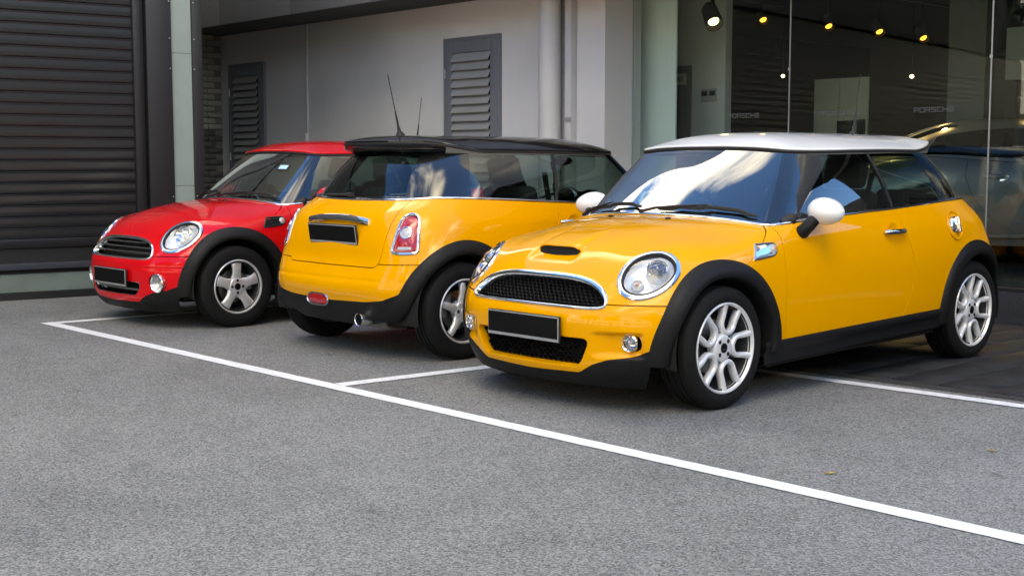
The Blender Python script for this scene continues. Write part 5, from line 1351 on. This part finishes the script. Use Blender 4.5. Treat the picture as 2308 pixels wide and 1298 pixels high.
def sports_car():
    root = empty('sports_car', (-5.84, 11.86, .302), R(42)); tag(root, 'silver sports car on the showroom floor behind the glass', 'car')
    ms = mat('paint_silver', (.27, .28, .275), .30, metal=.4, coat=1.0, coat_rough=.02)
    S2 = SPH.copy(); S2[:, :, 2] = .90 + (S2[:, :, 2] - .90) * np.where(S2[:, :, 2] > .90, 1.12, 1); g = surf(SPB, 10, 12); h = surf(S2, 10, 14); T = bvh(g)
    def arc(V): return np.minimum(np.hypot(V[:, 0] - 1.18, V[:, 2] - .325), np.hypot(V[:, 0] + 1.17, V[:, 2] - .325)) - .365
    b = clip(g, arc(g.V))
    seam = lambda V: np.minimum(np.minimum(V[:, 0] - np.interp(V[:, 2], [.2, .30, .42, .60, .80, .95], [-.10, -.22, -.42, -.58, -.66, -.62]), .72 - V[:, 0]), V[:, 2] - .235)
    door = clip(b, seam(b.V) - .004); rest = clip(b, -seam(b.V) - .004)
    ud = lambda V: np.stack([(V[:, 0] + .98) / .13, (V[:, 2] - .70 - (V[:, 0] + .98) * .15) / .045], 1)
    iv = ud(rest.V); rest = clip(rest, np.where(rest.V[:, 1] > .5, 1, 9) * (np.power(abs(iv[:, 0]), 3) + np.power(abs(iv[:, 1]), 2.2) - 1))
    put('body_shell', flange(rest).join(flange(rest).mirror()), ms, root)
    for gg in (door, door.mirror()): d = put('door', flange(gg), ms, root) if gg is door else put('door', flange(door).mirror(), ms, root)
    put('inner_shell', Geo(g.V - g.N * .04, g.F).join(Geo(g.V - g.N * .04, g.F).mirror()), M_VOID, root)
    nv, nu = h.shape; t = np.repeat(np.linspace(0, 1, nv), nu); x, y, z = h.V.T
    side = np.minimum(np.minimum(t - .05, .60 - t) * .4, np.minimum(.55 - (z - .9) * 1.4 - x, x - (-1.02 + (z - .95) * .9)))
    side = np.where(y > .3, side, -1)
    wind = np.where(x > 0, np.minimum(np.minimum(t - .02, .68 - t) * .4, (.60 - (z - .87) * .3) - y), -1)
    rw = np.where(x < -.6, np.minimum(np.minimum(t - .15, .95 - t) * .4, .40 - y), -1)
    shell = clip(h, -np.maximum.reduce([side, wind, rw])); put('roof', flange(shell).join(flange(shell).mirror()), ms, root)
    gl = glass('sports_glass', (.25, .30, .29), 1.5)
    for nm, f in (('side_window', side), ('windscreen', wind), ('rear_window', rw)):
        p = clip(h, f); 
        if nm == 'side_window': put(nm, p, gl, root); put(nm, p.mirror(), gl, root)
        else: put(nm, p.join(p.mirror()), gl, root)
    for s in (1, -1):
        mir = (lambda q: q) if s > 0 else (lambda q: q.mirror())
        P = []
        for q in np.linspace(0, 1, 11):
            hh = shoot(T, (-.30 - .21 * q, 2, .792 + .004 * q), (0, -1, 0)); P.append(hh[0] + np.array([0, .010 + .022 * math.sin(math.pi * q) ** .5, 0]))
        put('door_handle', mir(tube(P, [.006] + [.015] * 9 + [.006], 10)), ms, root)
        hh = shoot(T, (-.405, 2, .792), (0, -1, 0)); dish = fix(lathe([(.0, -.006), (.6, -.002), (1, .002)], 32, 'y')).xf(Matrix.Translation(Vector(hh[0])) @ Matrix.Diagonal((.135, 1, .042, 1)))
        put('handle_recess', mir(dish), M_DCH, root)
        V = []
        for k in range(24):
            a = 2 * math.pi * k / 24; hh = shoot(T, (-.98 + .135 * math.copysign(abs(math.cos(a)) ** .7, math.cos(a)), 2, .70 + .048 * math.copysign(abs(math.sin(a)) ** .9, math.sin(a)) + .02 * math.cos(a)), (0, -1, 0)); V.append(hh[0] - np.array([0, .035, 0]))
        put('air_intake', mir(Geo(V, [list(range(24))])), M_VOID, root)
        put('intake_fin', mir(tube([v for v in [shoot(T, (x_, 2, .70 + (x_ + .98) * .15), (0, -1, 0))[0] - np.array([0, .006, 0]) for x_ in np.linspace(-1.10, -.86, 8)]], .010, 8)), ms, root)
        P = [shoot(T, (x_, 2, .262), (0, -1, 0))[0] + np.array([0, .008, 0]) for x_ in np.linspace(.78, -.78, 16)]
        put('side_skirt', mir(tube(P, .022, 10)), ms, root)
        for xc, w in ((1.18, .76), (-1.17, .79)):
            we = put('wheel', fix(lathe([(.20, .10), (.235, .11), (.315, .10), (.325, .06), (.325, -.08), (.235, -.11), (.20, -.10)], 40)).xf(Matrix.Translation((xc, s * w, .325))), M_TYR, root)
            put('rim', fix(lathe([(.0, .07), (.05, .07), (.06, .055), (.19, .085), (.225, .10), (.225, -.08)], 40)).xf(Matrix.Translation((xc, s * w, .325)) @ Matrix.Scale(s, 4, (0, 1, 0))), M_SIL, we)
    for sx in (.35, -.35):
        put('seat', box(.14, .44, .75, (-.25, sx, .72), .06, 3), M_SEAT, root)
    return root
sports_car()
# ------------------------------------------------------------------ surroundings that light and mirror in the paintwork
M_BARK = mat('bark', (.075, .055, .04), .9, var=.3, vscale=12, bump=.4, bscale=30)
def leaf_mat():
    m = bpy.data.materials.new('foliage'); m.use_nodes = True; nt = m.node_tree; b = nt.nodes['Principled BSDF']
    oi = nt.nodes.new('ShaderNodeNewGeometry'); r = nt.nodes.new('ShaderNodeValToRGB'); nt.links.new(oi.outputs['Random Per Island'], r.inputs[0])
    r.color_ramp.elements[0].color = (.020, .045, .012, 1); r.color_ramp.elements[1].color = (.070, .11, .030, 1); nt.links.new(r.outputs[0], b.inputs['Base Color']); b.inputs['Roughness'].default_value = .55
    return m
M_FOL = leaf_mat()
def tree_meshes(seed, hgt=8.0):
    rnd = random.Random(seed); trunk = []; tips = []
    t = [(0, 0, 0), (.06, .03, hgt * .18), (.02, -.08, hgt * .36), (.12, .05, hgt * .52)]
    g = tube(t, [.24, .19, .16, .12], 12)
    for k in range(9):
        a = k * 2.4 + rnd.uniform(-.3, .3); st = Vector(t[2]).lerp(Vector(t[3]), rnd.random()) if k > 2 else Vector(t[2]); ln = rnd.uniform(1.3, 2.5)
        e = st + Vector((math.cos(a) * ln, math.sin(a) * ln, rnd.uniform(.7, 2.4))); m = st.lerp(e, .5) + Vector((0, 0, .25)); g = g.join(tube([st, m, e], [.085, .055, .02], 7)); tips += [e, m.lerp(e, .5)]
    tips.append(Vector((.1, 0, hgt * .85)))
    V = []; F = []
    for c in tips:
        rr = rnd.uniform(.75, 1.35)
        for _ in range(420):
            while True:
                p = Vector((rnd.uniform(-1, 1), rnd.uniform(-1, 1), rnd.uniform(-1, 1)))
                if p.length < 1: break
            p = Vector((p.x, p.y, p.z * .75)) * rr + c; n = Vector((rnd.uniform(-1, 1), rnd.uniform(-1, 1), rnd.uniform(-.3, 1))).normalized(); u = n.orthogonal().normalized(); v = n.cross(u); s = rnd.uniform(.06, .12); k = len(V)
            V += [tuple(p + u * s), tuple(p + v * s * .55), tuple(p - u * s), tuple(p - v * s * .55)]; F.append([k, k + 1, k + 2, k + 3])
    return g.mesh('trunk', True, 60), Geo(V, F).mesh('crown', False)
TM = [tree_meshes(3, 8.0), tree_meshes(11, 7.0)]
for a, b in TM: a.materials.append(M_BARK); b.materials.append(M_FOL)
for k, (x, y, s, lb) in enumerate(((-15.5, -6.0, 1.0, 'leafy street tree across the road, far left of the row'), (-8.5, -9.0, 1.15, 'leafy street tree across the road, second of the row'), (-1.5, -10.0, 1.0, 'leafy street tree across the road, straight behind the camera'), (6.0, -8.0, 1.2, 'leafy street tree across the road, right end of the row'), (5.2, 14.5, .95, 'leafy tree beyond the right end of the showroom'), (6.5, 9.0, .9, 'leafy tree on the right, away from the showroom corner'))):
    e = empty('street_tree', (x, y, 0), k * 1.7); e.scale = (s, s, s); tag(e, lb, 'tree', 'trees round the forecourt')
    for nm, me in zip(('trunk', 'crown'), TM[k % 2]):
        o = bpy.data.objects.new(nm, me); COL.objects.link(o); o.parent = e
M_FAR = mat('far_facade', (.62, .61, .59), .8, var=.06, vscale=.4); M_FARW = mat('far_window', (.03, .04, .05), .08)
M_FARD = mat('far_dark', (.07, .07, .072), .7, var=.1, vscale=.5)
def far_block(x0, x1, y0, y1, h, label, face, mm=M_FAR):
    e = empty('added_block', ((x0 + x1) / 2, (y0 + y1) / 2, 0)); tag(e, label, 'building', 'unseen buildings added around the forecourt'); cx, cy = (x0 + x1) / 2, (y0 + y1) / 2
    put('wall', boxb(x0 - cx, x1 - cx, y0 - cy, y1 - cy, 0, h), mm, e, smooth=False)
    fl = int(h / 3.4)
    for k in range(fl):
        z = 1.0 + k * 3.4
        if face == 'y':
            n = int((x1 - x0) / 3.2)
            for i in range(n):
                xa = x0 + .6 + i * 3.2; put('window', boxb(xa - cx, xa + 2.1 - cx, y1 - cy - .05, y1 - cy + .02, z, z + 1.7), M_FARW, e, smooth=False)
        else:
            n = int((y1 - y0) / 3.2)
            for i in range(n):
                ya = y0 + .6 + i * 3.2; put('window', boxb(x0 - cx - .02, x0 - cx + .05, ya - cy, ya + 2.1 - cy, z, z + 1.7), M_FARW, e, smooth=False)
far_block(-30, 22, -30, -20, 9, 'pale office block added behind the camera to bounce sunlight', 'y')  # unseen facade, pale so it throws sunlight back and blocks low sky
far_block(12, 21, -14, 26, 6.8, 'low dark block added out of view on the right for the doors to mirror', 'x', M_FARD)  # unseen block, kept low and dark for the reflection in the car doors

gw = tag(put('added_wall', boxb(-2.1, 11.9, 10.2, 10.5, 0, 2.3, .01), mat('added_wall_paint', (.10, .10, .10), .85, var=.2, vscale=3)), 'dark boundary wall added past the right end of the showroom for the doors to mirror', 'wall')  # out of view, added dark so the doors mirror it instead of sunlit ground
car('hatchback', 'yellow hatchback with white roof, white mirrors and hood scoop, nearest the camera', (-4.730, 6.297, 0), R(269.85), 'S', 'S', M_YEL, M_WHT, M_WHT, {'aerial': -1.08, 'lean': -10})
car('hatchback', 'yellow hatchback with black roof, parked tail outwards between the other two cars', (-6.849, 6.402, 0), R(89.96), 'C', 'B', M_YEL, M_BLK, M_BLK, {'aerial': -1.115, 'lean': -14, 'fold': 0})
car('hatchback', 'red hatchback with red roof and chrome slatted grille, leftmost of the three parked cars', (-9.184, 6.193, 0), R(269.66), 'C', 'C', M_RED, M_RED, M_RED, {'aerial': -1.08, 'lean': -8, 'fold': 1, 'unit': 1})
